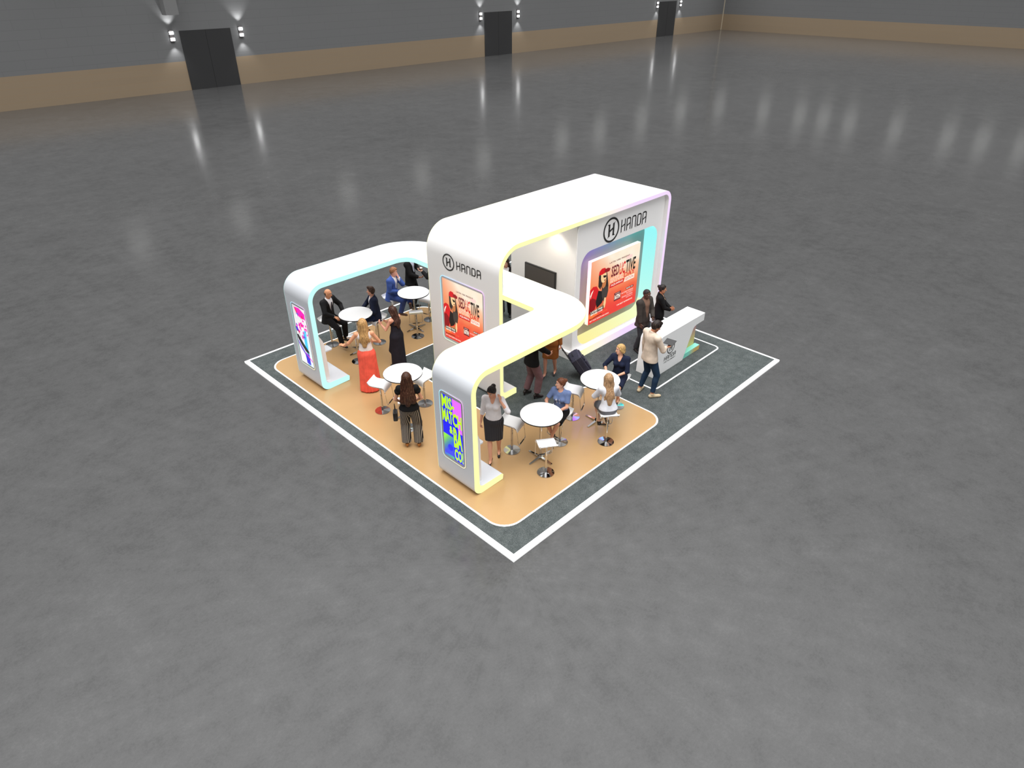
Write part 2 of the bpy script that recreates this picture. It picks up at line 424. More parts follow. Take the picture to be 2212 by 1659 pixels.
def neon(name, parent, A, x0, y0, x1, y1, r, w):
    o = rrect(x0, y0, x1, y1, r, 6); i = rrect(x0+w, y0+w, x1-w, y1-w, r-w, 6); n = len(o)
    V = [tuple(A.at(x, y, .012)) for x, y in o+i]; F = [(j, (j+1) % n, n+(j+1) % n, n+j) for j in range(n)]
    W, H2 = x1-x0, y1-y0
    def c(x, y):
        u, v = (x-x0)/W, (y-y0)/H2
        q = mixc((150, 240, 245), (250, 205, 255), (u+(v-.6)*.5)*1.2); return mixc((255, 245, 205), q, v*1.6+(.5-u)*.8)
    link_mesh(name, V, F, GLOW, parent, True, smooth=False, cols=np.array([lin(c(x, y)) for x, y in o+i]))
GLOW = mat('colour_glow', (20, 20, 20), rough=.5, emit=1.1, attr=True, tint=False)
SCR = mat('screen_image', (40, 40, 40), rough=.25, emit=.97, attr=True, tint=False)
def flat(name, c, e=.95): return mat('print_'+name, tuple(v*.42 for v in c), .35, emit=e, ec=c)

# ------------------------------------------------------------------ screens on the legs
LIME, BLUE, MAG = flat('lime', (196, 255, 6)), flat('blue', (18, 18, 246)), flat('pink', (236, 110, 252))
def leg_screen(yr, zb, w, h, label):
    # panel faces -X: right on the panel is -Y
    t = thing('digital_screen', label, 'screen', (XA, yr, zb))
    A = Art((XA-.001, yr, zb), (0, -1, 0), (0, 0, 1), (-1, 0, 0), t)
    MB().prism([(A.o.y-x, zb+y) for x, y in rrect(.0, .0, w, h, .11)], 'x', XA-.008, XA+.0).build('screen_panel', mat('screen_bezel_grey', (168, 168, 168), .4), t, True)
    neon('neon_outline', t, A, 0, 0, w, h, .11, .016)
    return t, A
t, A = leg_screen(2.625, .60, .69, 1.585, 'tall leg screen with lime block lettering on blue and pink, nearest the front corner')
x0, x1, y0, y1 = .065, .625, .075, 1.51; W_, H_2 = x1-x0, y1-y0
R = lambda a, b, c, d: [(x0+W_*a, y0+H_2*b), (x0+W_*c, y0+H_2*b), (x0+W_*c, y0+H_2*d), (x0+W_*a, y0+H_2*d)]
A.poly('screen_picture', BLUE, R(0, 0, 1, .72)+[], .009); A.poly('screen_picture', BLUE, R(0, .72, .55, 1.), .009)
A.poly('screen_picture', MAG, R(.55, .74, 1, 1.), .010); A.poly('screen_picture', MAG, R(.8, .5, 1, .74), .010)
A.grad('screen_gradient', SCR, x0, y0, x0+W_*.52, y0+H_2*.37, .010,
       lambda u, v: mixc(mixc((8, 20, 235), (30, 120, 255), v), (150, 245, 60), max(0, (v*1.3-u*.9)*1.1-.1)) if v > .12 else mixc((70, 210, 120), (20, 90, 240), 1-u))
A.ring('screen_picture', BLUE, x0+W_*.34, y0+H_2*.17, .0, .075, .0115)
def tx(s, a, b, c, d, bold=.03): A.text('screen_lettering', LIME, s, x0+W_*a, y0+H_2*b, x0+W_*c, y0+H_2*d, .0125, bold)
tx('MIS-', .01, .795, .64, .995, .036); tx('MAT', .0, .575, .53, .785, .036); tx('CH', .53, .575, 1., .785, .04)
tx('&', .34, .42, .52, .545, .04); tx('BA', .54, .225, .99, .555, .04); tx('CO!', .55, .015, 1., .215, .04)
A.build()

t, A = leg_screen(8.065, .56, .675, 1.66, 'tall leg screen with magenta floral abstract picture, on the cyan-edged leg')
x0, x1, y0, y1 = .06, .615, .06, 1.60; W_, H_2 = x1-x0, y1-y0
def absf(u, v):
    c = mixc((250, 246, 250), (190, 190, 195), max(0, (v-.7)*2)*(1-u))
    if v < .25 and u < .5: c = (248, 246, 250)
    if u > .55 and v < .62: c = mixc((60, 210, 255), (235, 248, 255), min(1, abs(u-.62-.2*(v-.3))*5))
    return c
A.grad('screen_picture', SCR, x0, y0, x1, y1, .009, absf, 30, 60)
MG, DP, BK, BL2, CY2, VI, WH2 = flat('magenta', (250, 30, 190)), flat('deep_pink', (255, 20, 90)), flat('ink', (22, 24, 26)), flat('ultramarine', (30, 10, 215)), flat('sky', (70, 205, 255)), flat('violet', (110, 90, 210)), flat('paper', (250, 250, 250))
q = lambda pts: [(x0+W_*a, y0+H_2*b) for a, b in pts]
A.poly('screen_shapes', MG, q([(.15, .97), (.55, .99), (.97, .93), (.95, .82), (.75, .84), (.5, .83), (.3, .86)]), .0105)
A.poly('screen_shapes', DP, q([(.15, .97), (.3, .95), (.4, .83), (.28, .87)]), .011)
random.seed(5)
for k in range(34):
    cx, cy = random.gauss(.5, .22), random.gauss(.66, .085); cx = min(.92, max(.08, cx)); a = random.random()*6; r = random.uniform(.05, .13)
    pts = [(cx+r*(.45 if i % 2 else 1)*math.cos(a+i*PI/4), cy+r*.42*(.45 if i % 2 else 1)*math.sin(a+i*PI/4)) for i in range(8)]
    pts = [(min(.99, max(.01, x_)), y_) for x_, y_ in pts]
    A.poly('screen_shapes', (MG, MG, VI, MG, WH2, DP)[k % 6], q(pts), .0106+k*.0001)
A.poly('screen_shapes', BL2, q([(.03, .62), (.16, .63), (.2, .55), (.05, .56)]), .0145)
A.poly('screen_shapes', BK, q([(.02, .48), (.12, .5), (.45, .38), (.83, .27), (.8, .22), (.55, .24), (.25, .33), (.05, .42)]), .0146)
A.poly('screen_shapes', VI, q([(.02, .4), (.2, .33), (.55, .2), (.5, .16), (.2, .25), (.04, .33)]), .0147)
A.stroke('screen_shapes', BK, q([(.05, .55), (.2, .56), (.3, .47), (.22, .4)]), .012, .0147)
A.poly('screen_shapes', CY2, q([(.55, .6), (.8, .62), (.78, .3), (.62, .28)]), .0104)
A.poly('screen_shapes', BL2, q([(.45, .2), (.8, .22), (.8, .02), (.5, .03)]), .0147)
A.poly('screen_shapes', MG, q([(.45, .22), (.55, .22), (1., .12), (1., .09)]), .0148)
A.build()

# ------------------------------------------------------------------ the tall tower
XT, XE, Y0, Y1, HT = 3.416, 9.92, 3.83, 6.28, 3.83
tow = thing('booth_tower', 'tall white portal-shaped booth tower with rounded corners and a room at its right end', 'booth tower', (6.6, 5.05, P))
def tower_profile():
    t = .1; R1, R2 = .62, .3; fz = P+.17
    out = [(3.96, P)]+[(XT+.1-.1*math.sin(a), P+.1-.1*math.cos(a)) for a in [i*PI/12 for i in range(7)]]+arc(XT+R1, HT-R1, R1, 180, 90, 14)+arc(XE-R2, HT-R2, R2, 90, 0, 10)+arc(XE-.16, P+.16, .16, 0, -90, 6)+[(6.08, P), (6.08, P+.21)]
    inn = arc(XE-t-.12, P+.21+.12, .12, -90, 0, 6)+arc(XE-R2, HT-R2, R2-t, 0, 90, 10)+arc(XT+R1, HT-R1, R1-t, 90, 180, 14)+arc(XT+t+.08, fz+.08, .08, 180, 270, 5)+[(3.93, fz), (3.96, fz-.03)]
    return out+inn
tp = tower_profile()
fr = MB().prism(tp, 'y', Y0, Y1).build('portal_frame', WHITE_WARM, tow, True)
tg = ramp_mat('light_edge_yellow_pink', 'x', [(3, YEL), (6.3, (255, 255, 190)), (7.3, (253, 243, 232)), (8.3, PNK), (10, PNK)], emit=.97, base=.08)
for a, b in ((Y0-.006, Y0), (Y1, Y1+.006)): MB().prism(tp, 'y', a, b).build('light_strip', tg, fr, True)
# housing of the poster inside the left leg
for z0_, z1_ in ((P+.17, HA-T-.004), (HA+.003, 3.5)):
    MB().prism(rrect(XT+.1, 4.12, 3.86, 5.95, .06), 'z', z0_, z1_).build('screen_housing', WHITE_WARM, tow, True)
# the room: side wall, rear wall, front wall with the niche
RX, RY = 6.17, 3.95
MB().box(RX, RY+.02, P+.0, RX+.1, 6.2, HT-.1).build('room_wall', WHITE_WARM, tow, True)
MB().box(RX+.1, 6.1, P+.0, XE-.1, 6.2, HT-.1).build('room_wall', WHITE_WARM, tow, True)
NX0, NX1, NZ0, NZ1, NR, ND = 6.36, 9.63, .31, 2.92, .38, .42
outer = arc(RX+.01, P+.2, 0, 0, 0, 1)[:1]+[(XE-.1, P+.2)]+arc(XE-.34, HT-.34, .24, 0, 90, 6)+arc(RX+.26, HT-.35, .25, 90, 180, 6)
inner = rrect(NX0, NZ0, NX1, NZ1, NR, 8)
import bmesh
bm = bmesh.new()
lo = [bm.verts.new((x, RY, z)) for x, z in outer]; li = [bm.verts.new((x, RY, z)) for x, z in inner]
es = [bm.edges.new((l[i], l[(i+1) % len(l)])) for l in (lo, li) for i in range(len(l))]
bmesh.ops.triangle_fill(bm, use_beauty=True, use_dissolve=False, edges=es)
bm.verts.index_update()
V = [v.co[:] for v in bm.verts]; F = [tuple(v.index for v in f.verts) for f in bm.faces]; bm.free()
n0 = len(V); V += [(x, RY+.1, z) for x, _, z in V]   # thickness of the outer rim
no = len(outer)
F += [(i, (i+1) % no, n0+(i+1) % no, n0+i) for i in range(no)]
fw = link_mesh('front_wall', V, F, mat('front_panel_white', (235, 234, 233), .5, emit=.2), tow, True, smooth=False)  # emission put in to brighten the plain wall; it is no lamp
n = len(inner)
def nc(x, z, deep):
    u, v = (x-NX0)/(NX1-NX0), (z-NZ0)/(NZ1-NZ0)
    if v < .1: c = mixc((255, 240, 150), (246, 255, 200), u*1.1)
    elif u > .93: c = mixc((196, 255, 240), (150, 250, 252), v)
    elif v > .92: return tuple(6.5*k for k in lin(mixc((130, 40, 215), (0, 190, 170), u*1.05)))
    else: return tuple(4.6*k for k in lin(mixc((255, 140, 30), (125, 60, 215), v*1.35-.1)))
    return lin(c)
V = [(x, RY, z) for x, z in inner]+[(x, RY+ND, z) for x, z in inner]
cols = [nc(x, z, 0) for x, z in inner]*2
link_mesh('niche_reveal', V, [(i, n+i, n+(i+1) % n, (i+1) % n) for i in range(n)], mat('niche_glow', (10, 10, 10), rough=.5, emit=.97, attr=True, tint=False), fw, True, sharp=0, cols=np.array(cols))
MB().prism(inner, 'y', RY+ND, RY+ND+.03).build('niche_back', mat('niche_back_white', (168, 166, 164), .6), fw, True)
# big sign on the front and on the leg
A = Art((0, RY-.002, 0), (1, 0, 0), (0, 0, 1), (0, -1, 0), tow)
emblem(A, 'sign_emblem', DARK, 7.49, 3.255, .325, .004); wordmark(A, 'sign_lettering', DARK, 7.87, 3.09, 9.02, 3.42, .004); A.build()
A = Art((XT-.001, 0, 0), (0, -1, 0), (0, 0, 1), (-1, 0, 0), tow)
emblem(A, 'sign_emblem', DARK, -5.50, 3.105, .205, .004); wordmark(A, 'sign_lettering', DARK, -5.24, 3.01, -4.38, 3.205, .004); A.build()
# downlights under the roof in the passage
for y in (4.55, 5.6):
    MB().lathe([(.09, HT-.12), (.09, HT-.1)], (5.72, y, 0)).build('downlight', mat('downlight_glow', (255, 240, 220), .4, emit=6), tow, True)
    ld = bpy.data.lights.new('downlight_spot', 'SPOT'); ld.energy = 46 if y < 5 else 20; ld.color = (1, .9, .78); ld.spot_size = math.radians(95); ld.spot_blend = .6; ld.shadow_soft_size = .04
    lo_ = bpy.data.objects.new('downlight_spot', ld); COL.objects.link(lo_); lo_.location = (5.80, y, HT-.13)

for x, y in ((4.1, 4.5), (4.1, 5.6), (4.9, 4.2), (4.9, 5.9)):  # extra unseen lamps, added to brighten the beam and wall under the roof
    MB().lathe([(.11, HT-.12), (.11, HT-.1)], (x, y, 0)).build('downlight', MATS['downlight_glow'], tow, True)
    ld = bpy.data.lights.new('ceiling_lamp', 'AREA'); ld.shape = 'DISK'; ld.size = .2; ld.energy = 9; ld.color = (1, .96, .92)
    lo_ = bpy.data.objects.new('ceiling_lamp', ld); COL.objects.link(lo_); lo_.location = (x, y, HT-.125)

# wall screen in the passage
t = thing('wall_screen', 'dark wall-mounted flat screen on the room wall inside the tower passage', 'screen', (RX, 5.1, 2.0))
MB().box(RX-.05, 4.57, 1.68, RX, 5.65, 2.315, .006).build('screen_frame', mat('tv_black', (40, 39, 38), .4), t, True)
MB().box(RX-.054, 4.60, 1.71, RX-.049, 5.62, 2.285).build('screen_glass', mat('tv_glass', (74, 71, 69), .3, emit=.02), t, True)

# ------------------------------------------------------------------ event poster, two sizes of one picture
PINK_T, RED, MAR, CREAM, BLK = flat('pale_pink', (255, 214, 205)), flat('red', (235, 34, 34)), flat('maroon', (110, 18, 34)), flat('cream', (255, 244, 226)), flat('black', (24, 20, 20), .5)
SKIN_A, SKIN_B, HAIR_A, JKT, JKT2, TOPG, CAP2 = flat('skin', (246, 205, 150)), flat('skin_shade', (196, 120, 70)), flat('hair', (52, 42, 38), .7), flat('jacket_red', (214, 22, 30)), flat('jacket_dark', (140, 8, 18)), flat('grey_top', (72, 64, 58), .7), flat('cap_shade', (150, 24, 28))
ORG = flat('orange', (252, 120, 60))
PST = mat('poster_print', (60, 58, 56), rough=.4, emit=.95, attr=True, tint=False)
def pbg(u, v):
    c = mixc((240, 40, 30), (250, 120, 62), (v-.08)*2.2)
    c = mixc(c, (255, 244, 222), max(0, min(1, (v-.36)*2.3*min(1, .3+u*1.1))))
    k = .5+.5*math.sin(u*23+v*9)*math.sin(v*17-u*5)
    return mixc(c, (246, 150, 82), .32*k*(1 if .2 < v < .75 else .25))
def poster(A, w, h):
    S = lambda pts: [(w*a, h*b) for a, b in pts]
    d = .0025
    A.grad('poster_print', PST, 0, 0, w, h, d, pbg, 36, 36)
    def po(part, m, pts, k): A.poly(part, m, S(pts), d+.0006*k)
    f = 'poster_figure'
    po(f, HAIR_A, [(.17, .80), (.16, .70), (.19, .60), (.235, .52), (.25, .46), (.31, .40), (.375, .42), (.37, .52), (.35, .62), (.33, .72), (.31, .80)], 1)
    po(f, JKT, [(.0, .56), (.06, .60), (.13, .585), (.17, .52), (.2, .42), (.16, .33), (.1, .28), (.0, .26)], 2)
    po(f, JKT2, [(.0, .40), (.06, .42), (.12, .38), (.17, .34), (.12, .22), (.0, .12)], 3)
    po(f, BLK, [(.17, .5), (.24, .47), (.3, .36), (.26, .27), (.16, .22), (.13, .33)], 4)
    po(f, TOPG, [(.235, .49), (.3, .52), (.355, .5), (.375, .43), (.355, .34), (.29, .28), (.25, .38)], 5)
    po(f, SKIN_B, [(.25, .64), (.32, .64), (.315, .55), (.3, .51), (.26, .5), (.235, .54)], 3)
    po(f, SKIN_A, [(.195, .74), (.2, .66), (.23, .61), (.27, .595), (.305, .625), (.315, .68), (.31, .745)], 6)
    po(f, BLK, [(.245, .715), (.31, .70), (.312, .675), (.28, .668), (.255, .68)], 7)
    po(f, MAR, [(.268, .635), (.3, .64), (.3, .626), (.275, .62)], 7)
    po(f, HAIR_A, [(.16, .74), (.2, .76), (.205, .67), (.225, .6), (.21, .5), (.16, .57)], 8)
    po(f, JKT, [(.155, .745), (.165, .80), (.21, .835), (.27, .83), (.305, .79), (.30, .755), (.23, .735)], 9)
    po(f, CAP2, [(.265, .80), (.33, .81), (.385, .785), (.37, .745), (.30, .745), (.27, .76)], 10)
    po(f, CREAM, [(.01, .47), (.035, .52), (.07, .55), (.065, .53), (.04, .48), (.02, .42)], 4)
    po(f, SKIN_A, [(.305, .34), (.335, .33), (.34, .24), (.325, .17), (.30, .17), (.295, .26)], 7)
    po(f, SKIN_B, [(.15, .22), (.25, .24), (.3, .28), (.305, .17), (.2, .155), (.16, .17)], 6)
    po(f, ORG, [(.0, .16), (.05, .2), (.14, .18), (.19, .12), (.08, .08), (.0, .1)], 5)
    l = 'poster_lettering'
    def te(m, s, a, b, c, e, bold=.02, k=12, shear=0): A.text('poster_title' if b > .45 else 'poster_tagline' if e < .115 and a > .5 else 'poster_label' if s == 'MUSIC BY' else 'poster_lineup' if a > .57 else 'poster_date' if a > .5 else 'poster_footer', m, s, w*a, h*b, w*c, h*e, d+.0006*k, bold, shear)
    te(MAR, 'LATIN VIBE PRESENT', .36, .855, .78, .88)
    te(MAR, 'SED', .41, .625, .57, .80, .025); te(JKT, 'UC', .58, .60, .70, .80, .02); te(BLK, 'TIVE', .71, .60, .92, .80, .025)
    te(CREAM, 'IN THE', .585, .695, .69, .715, .03, 14)
    te(CREAM, 'SATUR', .40, .535, .68, .61, .045); te(ORG, 'SATUR', .405, .54, .675, .605, -.005, 13); te(JKT, 'DAY', .69, .53, .92, .605, .01)
    po('poster_ribbon', JKT, [(.39, .455), (.68, .455), (.70, .52), (.41, .52)], 11); po('poster_ribbon', CREAM, [(.70, .45), (.92, .45), (.92, .52), (.72, .52)], 11)
    te(CREAM, 'AQUARIUS', .42, .47, .67, .508, .02, 13); te(JKT, 'EDITION', .725, .465, .90, .508, .01, 13)
    po('poster_date', MAR, [(.51, .195), (.65, .195), (.65, .33), (.51, .33)], 11); te(CREAM, '16TH', .52, .215, .64, .295, .05, 13); te(CREAM, 'JANUARY', .53, .305, .63, .32, .02, 13)
    po('poster_label', MAR, [(.76, .30), (.92, .30), (.92, .335), (.76, .335)], 11); te(CREAM, 'MUSIC BY', .77, .307, .91, .328, .02, 13)
    for k, s in enumerate(('THE STREET STARRING', 'DJ NASTY', 'GRAND CONTROL', 'DJ FUEL X')): te(PINK_T, s, (.66, .78, .68, .78)[k], .255-k*.035, .92, .278-k*.035)
    po('poster_footer', BLK, [(.03, .145), (.3, .16), (.3, .215), (.03, .20)], 9)
    te(CREAM, 'LADIES FREE', .04, .175, .28, .205, .03, 13); te(CREAM, 'BEFORE 11:30', .04, .135, .28, .165, .03, 13)
    te(ORG, 'DOORS OPEN AT 10 TIL LATE', .03, .10, .38, .122); po('poster_footer', BLK, [(.03, .068), (.27, .074), (.27, .09), (.03, .085)], 9); te(ORG, 'WWW TICKETS ONLINE', .04, .07, .26, .084, .01, 13)
    te(CREAM, 'BUY YOUR TICKETS AND SAVE $', .03, .03, .42, .055, .02); te(CREAM, 'THE BEST EXPERIENCE', .58, .09, .92, .112, .02)
    po('poster_splash', PINK_T, [(.70, .84), (.76, .87), (.84, .86), (.84, .82), (.77, .80), (.71, .82)], 3)
t = thing('lightbox_poster', 'large red and orange event poster lightbox inside the glowing front niche', 'poster', (8.03, RY+.16, .7))
MB().box(6.97, RY+.15, .70, 9.09, RY+.26, 2.49).build('poster_box', mat('lightbox_side', (255, 236, 214), .5, emit=.75), t, True)
MB().box(7.3, RY+.26, 1.1, 8.76, RY+ND, 2.1).build('mounting_bracket', BLACKRUB, t, True)
A = Art((6.97, RY+.15, .70), (1, 0, 0), (0, 0, 1), (0, -1, 0), t); poster(A, 2.12, 1.79); A.build()
t = thing('framed_poster', 'smaller red and orange event poster with neon outline on the tower leg', 'poster', (XT, 5.05, 1.13))
A = Art((XT-.002, 5.83, 1.02), (0, -1, 0), (0, 0, 1), (-1, 0, 0), t)
MB().prism([(5.83-x, 1.02+y) for x, y in rrect(0, 0, 1.54, 1.71, .12)], 'x', XT-.006, XT).build('poster_panel', mat('poster_border_grey', (196, 192, 194), .5), t, True)
neon('neon_outline', t, A, 0, 0, 1.54, 1.71, .12, .022)
A2 = Art((XT-.006, 5.755, 1.10), (0, -1, 0), (0, 0, 1), (-1, 0, 0), t); poster(A2, 1.39, 1.56); A2.build()

# ------------------------------------------------------------------ reception counter
cn = thing('reception_counter', 'white angular reception counter with black emblem and pastel end recess on the carpet', 'counter', (7.9, 2.1, P))
CY, CB, CT = 1.83, 2.37, 1.145
front = [(6.87, P), (8.19, P), (8.50, .80)]+[(8.50+.03, .86), (8.58, .90), (8.68, .92)]+[(9.02, .93), (9.02, CT)]+[(7.12, CT)]+arc(7.12, CT-.2, .2, 90, 165, 6)
MB().prism(front, 'y', CY, CY+.06).build('front_panel', mat('counter_front_white', (238, 238, 238), .5, emit=.07), cn, True)  # slight emission lifts the shaded front; the panel is unlit
MB().prism([(6.87, P), (6.93, P), (6.99, .94), (7.14, CT-.03), (9.02, CT-.03), (9.02, CT), (7.12, CT)]+arc(7.12, CT-.2, .2, 90, 165, 6), 'y', CY+.06, CB).build('counter_shell', WHITE_WARM, cn, True)
MB().box(7.2, CY+.06, .93, 9.02, CB-.02, CT-.03).build('counter_top', WHITE_WARM, cn, True)
MB().prism([(7.0, P), (8.95, P), (8.95, .93), (7.1, .93)], 'y', CY+.16, CB-.04).build('end_recess', ramp_mat('pastel_recess', 'z', [(P, (210, 196, 110)), (.4, (206, 190, 120)), (.75, (200, 150, 160)), (1., (170, 140, 190))], emit=.12), cn, True)
MB().box(8.1, CY+.02, P, 9.03, CY+.17, .175).build('plinth', ramp_mat('pastel_plinth', 'x', [(8.1, (120, 205, 185)), (8.5, (130, 214, 196)), (8.8, (205, 180, 110)), (9.1, (214, 170, 100))], emit=.12), cn, True)
MB().box(8.1, CY+.021, .175, 9.029, CY+.165, .18).build('plinth_top', mat('mint_top', (140, 222, 205), .5, emit=.06), cn, True)
A = Art((0, CY-.001, 0), (1, 0, 0), (0, 0, 1), (0, -1, 0), cn)
emblem(A, 'sign_emblem', DARK, 7.52, .685, .165, .004); wordmark(A, 'sign_lettering', DARK, 7.25, .385, 7.80, .50, .004)
A.text('sign_lettering', DARK, '\u2022 FOR THE COMPANY \u2022', 7.25, .315, 7.80, .35, .004, .02); A.build()
# ------------------------------------------------------------------ tables and stools
TOPW = mat('table_white', (246, 246, 246), .25)
def make_table():
    t = thing('bar_table', '', 'table')
    MB().lathe([(.425, 1.112), (.436, 1.116), (.436, 1.131), (.428, 1.134)], n=64).build('table_top', TOPW, t)
    MB().lathe([(.432, 1.106), (.441, 1.107), (.441, 1.1295), (.437, 1.1305)], n=64).build('edge_band', BLACKRUB, t)
    MB().lathe([(.03, .04), (.03, 1.09), (.12, 1.10), (.12, 1.11)], n=24).build('column', CHROME, t)
    for k in range(4):
        a = k*PI/2; c, s = math.cos(a), math.sin(a)
        f = lambda r, w, z: (c*r-s*w, s*r+c*w, z)
        MB().rings([[f(.0, .03, .05), f(.0, -.03, .05), f(.0, -.03, .012), f(.0, .03, .012)], [f(.33, .018, .022), f(.33, -.018, .022), f(.33, -.018, 0), f(.33, .018, 0)]]).build('base_leg', CHROME, t)
    return t
SEATM = mat('stool_white', (238, 237, 236), .3)
def make_stool():
    t = thing('bar_stool', '', 'stool')
    MB().lathe([(.172, 0), (.18, .004), (.178, .012), (.06, .017), (.03, .02)], n=48).build('base_disc', CHROME, t)
    MB().lathe([(.024, .015), (.024, .52), (.019, .525), (.019, .735)], n=20).build('column', CHROME, t)
    mid = [(-.215, .845), (-.195, .80), (-.165, .77), (-.12, .756), (.10, .752), (.15, .745), (.185, .72), (.20, .68), (.205, .64)]
    sm = []
    for i in range(len(mid)-1):
        for k in range(4): sm.append((mid[i][0]+(mid[i+1][0]-mid[i][0])*k/4, mid[i][1]+(mid[i+1][1]-mid[i][1])*k/4))
    sm.append(mid[-1])
    for _ in range(6): sm = [sm[0]]+[((a[0]+2*b[0]+c[0])/4, (a[1]+2*b[1]+c[1])/4) for a, b, c in zip(sm, sm[1:], sm[2:])]+[sm[-1]]
    L = []; R = []
    for i in range(len(sm)):
        a, b = sm[max(0, i-1)], sm[min(len(sm)-1, i+1)]; d = Vector((b[0]-a[0], b[1]-a[1])).normalized(); nx, nz = -d.y*.009, d.x*.009
        L.append((sm[i][0]+nx, sm[i][1]+nz)); R.append((sm[i][0]-nx, sm[i][1]-nz))
    MB().prism(L+R[::-1], 'y', -.185, .185).build('seat', SEATM, t, sharp=50)
    und = [(x-.004, z-.016) for x, z in sm]
    w = .178
    path = [(und[0][0], w, und[0][1])]+[(x, w, z) for x, z in und[4:-4:4]]+[(.2, w, .62), (.235, w, .30), (.235, -w, .30), (.2, -w, .62)]+[(x, -w, z) for x, z in und[4:-4:4][::-1]]+[(und[0][0], -w, und[0][1])]
    MB().tube(rounded_path(path, .05, 4), .009, 8, close=True).build('frame_loop', CHROME, t)
    MB().tube([(.235, -.09, .30), (.235, .09, .30)], .0125, 10).build('footrest_grip', BLACKRUB, t)
    MB().box(-.07, -.07, .728, .07, .07, .742).build('seat_plate', CHROME, t)
    return t
TBL = {'T1': (2.47, 1.65), 'T2': (4.38, 1.65), 'T3': (1.49, 4.97), 'T4': (2.47, 8.27), 'T5': (4.38, 8.27)}
tl = {'T1': 'round white bar table nearest the front corner of the platform', 'T2': 'round white bar table between the navy dress woman and the blonde in a white shirt',
      'T3': 'round white bar table in front of the woman in striped trousers', 'T4': 'round white bar table between the bald man and the man in a navy blazer',
      'T5': 'round white bar table beside the man in the bright blue suit'}
tproto = None
for k, (x, y) in TBL.items():
    o = make_table() if tproto is None else copy_tree(tproto)
    tproto = tproto or o
    o.location = (x, y, P+.002); o['label'] = tl[k]; o['group'] = 'round white bar tables'
STOOLS = [  # x, y, facing the table, label
    (2.24, 2.27, 'T1', 'empty white bar stool beside the walking woman in a white blouse'),
    (2.19, 1.24, 'T1', 'empty white bar stool nearest the front corner, seen over its back lip'),
    (3.18, 1.73, 'T1', 'white bar stool under the woman in a blue T-shirt'),
    (4.12, 2.18, 'T2', 'empty white bar stool behind the woman in a blue T-shirt'),
    (3.90, 1.02, 'T2', 'white bar stool under the long-haired blonde in a white shirt'),
    (5.20, 1.72, 'T2', 'white bar stool under the woman in a navy dress'),
    (1.19, 5.50, 'T3', 'empty white bar stool next to the coral skirt, its base reflecting red'),
    (2.08, 5.02, 'T3', 'empty white bar stool half hidden behind the yellow-edged canopy leg'),
    (1.18, 4.50, 'T3', 'white bar stool mostly hidden behind the striped trousers'),
    (2.15, 9.15, 'T4', 'white bar stool under the bald man in a black suit'),
    (3.14, 8.33, 'T4', 'white bar stool under the man in a navy blazer'),
    (2.13, 7.86, 'T4', 'white bar stool right behind the blonde in a coral skirt'),
    (4.22, 9.12, 'T5', 'white bar stool under the man in the bright blue suit'),
    (4.11, 7.86, 'T5', 'empty white bar stool in front of the far table, nearest the tower leg'),
    (5.02, 8.44, 'T5', 'empty white bar stool partly hidden behind the edge of the tower'),
    (8.35, 3.12, 'C', 'white bar stool behind the counter, between the grey suit man and the tower')]
sproto = None
for x, y, k, lab in STOOLS:
    o = make_stool() if sproto is None else copy_tree(sproto)
    sproto = sproto or o
    tx_, ty_ = TBL.get(k, (8.6, 1.9))
    o.location = (x, y, P+.003); o.rotation_euler.z = math.atan2(ty_-y, tx_-x); o['label'] = lab; o['group'] = 'white bar stools'
# ------------------------------------------------------------------ people: distance fields turned into meshes
v3 = lambda *a: np.array(a, float)
def unit(a): a = np.asarray(a, float); return a/(np.linalg.norm(a)+1e-12)
def rz(d): c, s = math.cos(math.radians(d)), math.sin(math.radians(d)); return np.array([[c, -s, 0], [s, c, 0], [0, 0, 1.]])
def ry(d): c, s = math.cos(math.radians(d)), math.sin(math.radians(d)); return np.array([[c, 0, s], [0, 1, 0], [-s, 0, c]])
def rx(d): c, s = math.cos(math.radians(d)), math.sin(math.radians(d)); return np.array([[1, 0, 0], [0, c, -s], [0, s, c]])

def C(a, b, ra, rb=None, k=.02, flat=None, cuts=(), op='+', pleat=None):
    """tapered capsule a-b; flat=(axis, factor) squashes it along the axis"""
    return dict(t='c', a=np.asarray(a, float), b=np.asarray(b, float), ra=ra, rb=ra if rb is None else rb, k=k, flat=flat, cuts=cuts, op=op, pleat=pleat)
def E(c, r, R=None, k=.015, cuts=(), op='+'):
    return dict(t='e', c=np.asarray(c, float), r=np.asarray(r, float), R=np.eye(3) if R is None else R, k=k, cuts=cuts, op=op)

def pbox(p):
    if p['t'] == 'c':
        m = max(p['ra'], p['rb'])+(p['pleat'][0] if p['pleat'] else 0); return np.minimum(p['a'], p['b'])-m, np.maximum(p['a'], p['b'])+m
    m = p['r'].max(); return p['c']-m, p['c']+m
def pdist(p, X):
    if p['t'] == 'c':
        a, b = p['a'], p['b']; Q = X
        if p['flat'] is not None:
            n, f = p['flat']; n = unit(n); w = (1/f-1)
            Q = X+((X-a)@n)[..., None]*w*n; b = b+((b-a)@n)*w*n
        ab = b-a; L = ab@ab+1e-12; t = np.clip(((Q-a)@ab)/L, 0, 1)
        d = np.linalg.norm(Q-a-t[..., None]*ab, axis=-1)
        r = p['ra']+(p['rb']-p['ra'])*t
        if p['pleat']:
            am, nn = p['pleat']; th = np.arctan2((X-a)[..., 1], (X-a)[..., 0]); r = r+am*np.sin(nn*th+4*np.sin(th*2))*(.25+.75*t)
        d = d-r
    else:
        Q = ((X-p['c'])@p['R'])/p['r']; l = np.linalg.norm(Q, axis=-1); d = (l-1)*p['r'].min()*np.where(l < 1, 1, 1)
        l2 = np.linalg.norm(Q/p['r'], axis=-1)+1e-9; d = l*(l-1)/l2
    for q, n in p['cuts']: d = np.maximum(d, (X-q)@unit(n))
    return d

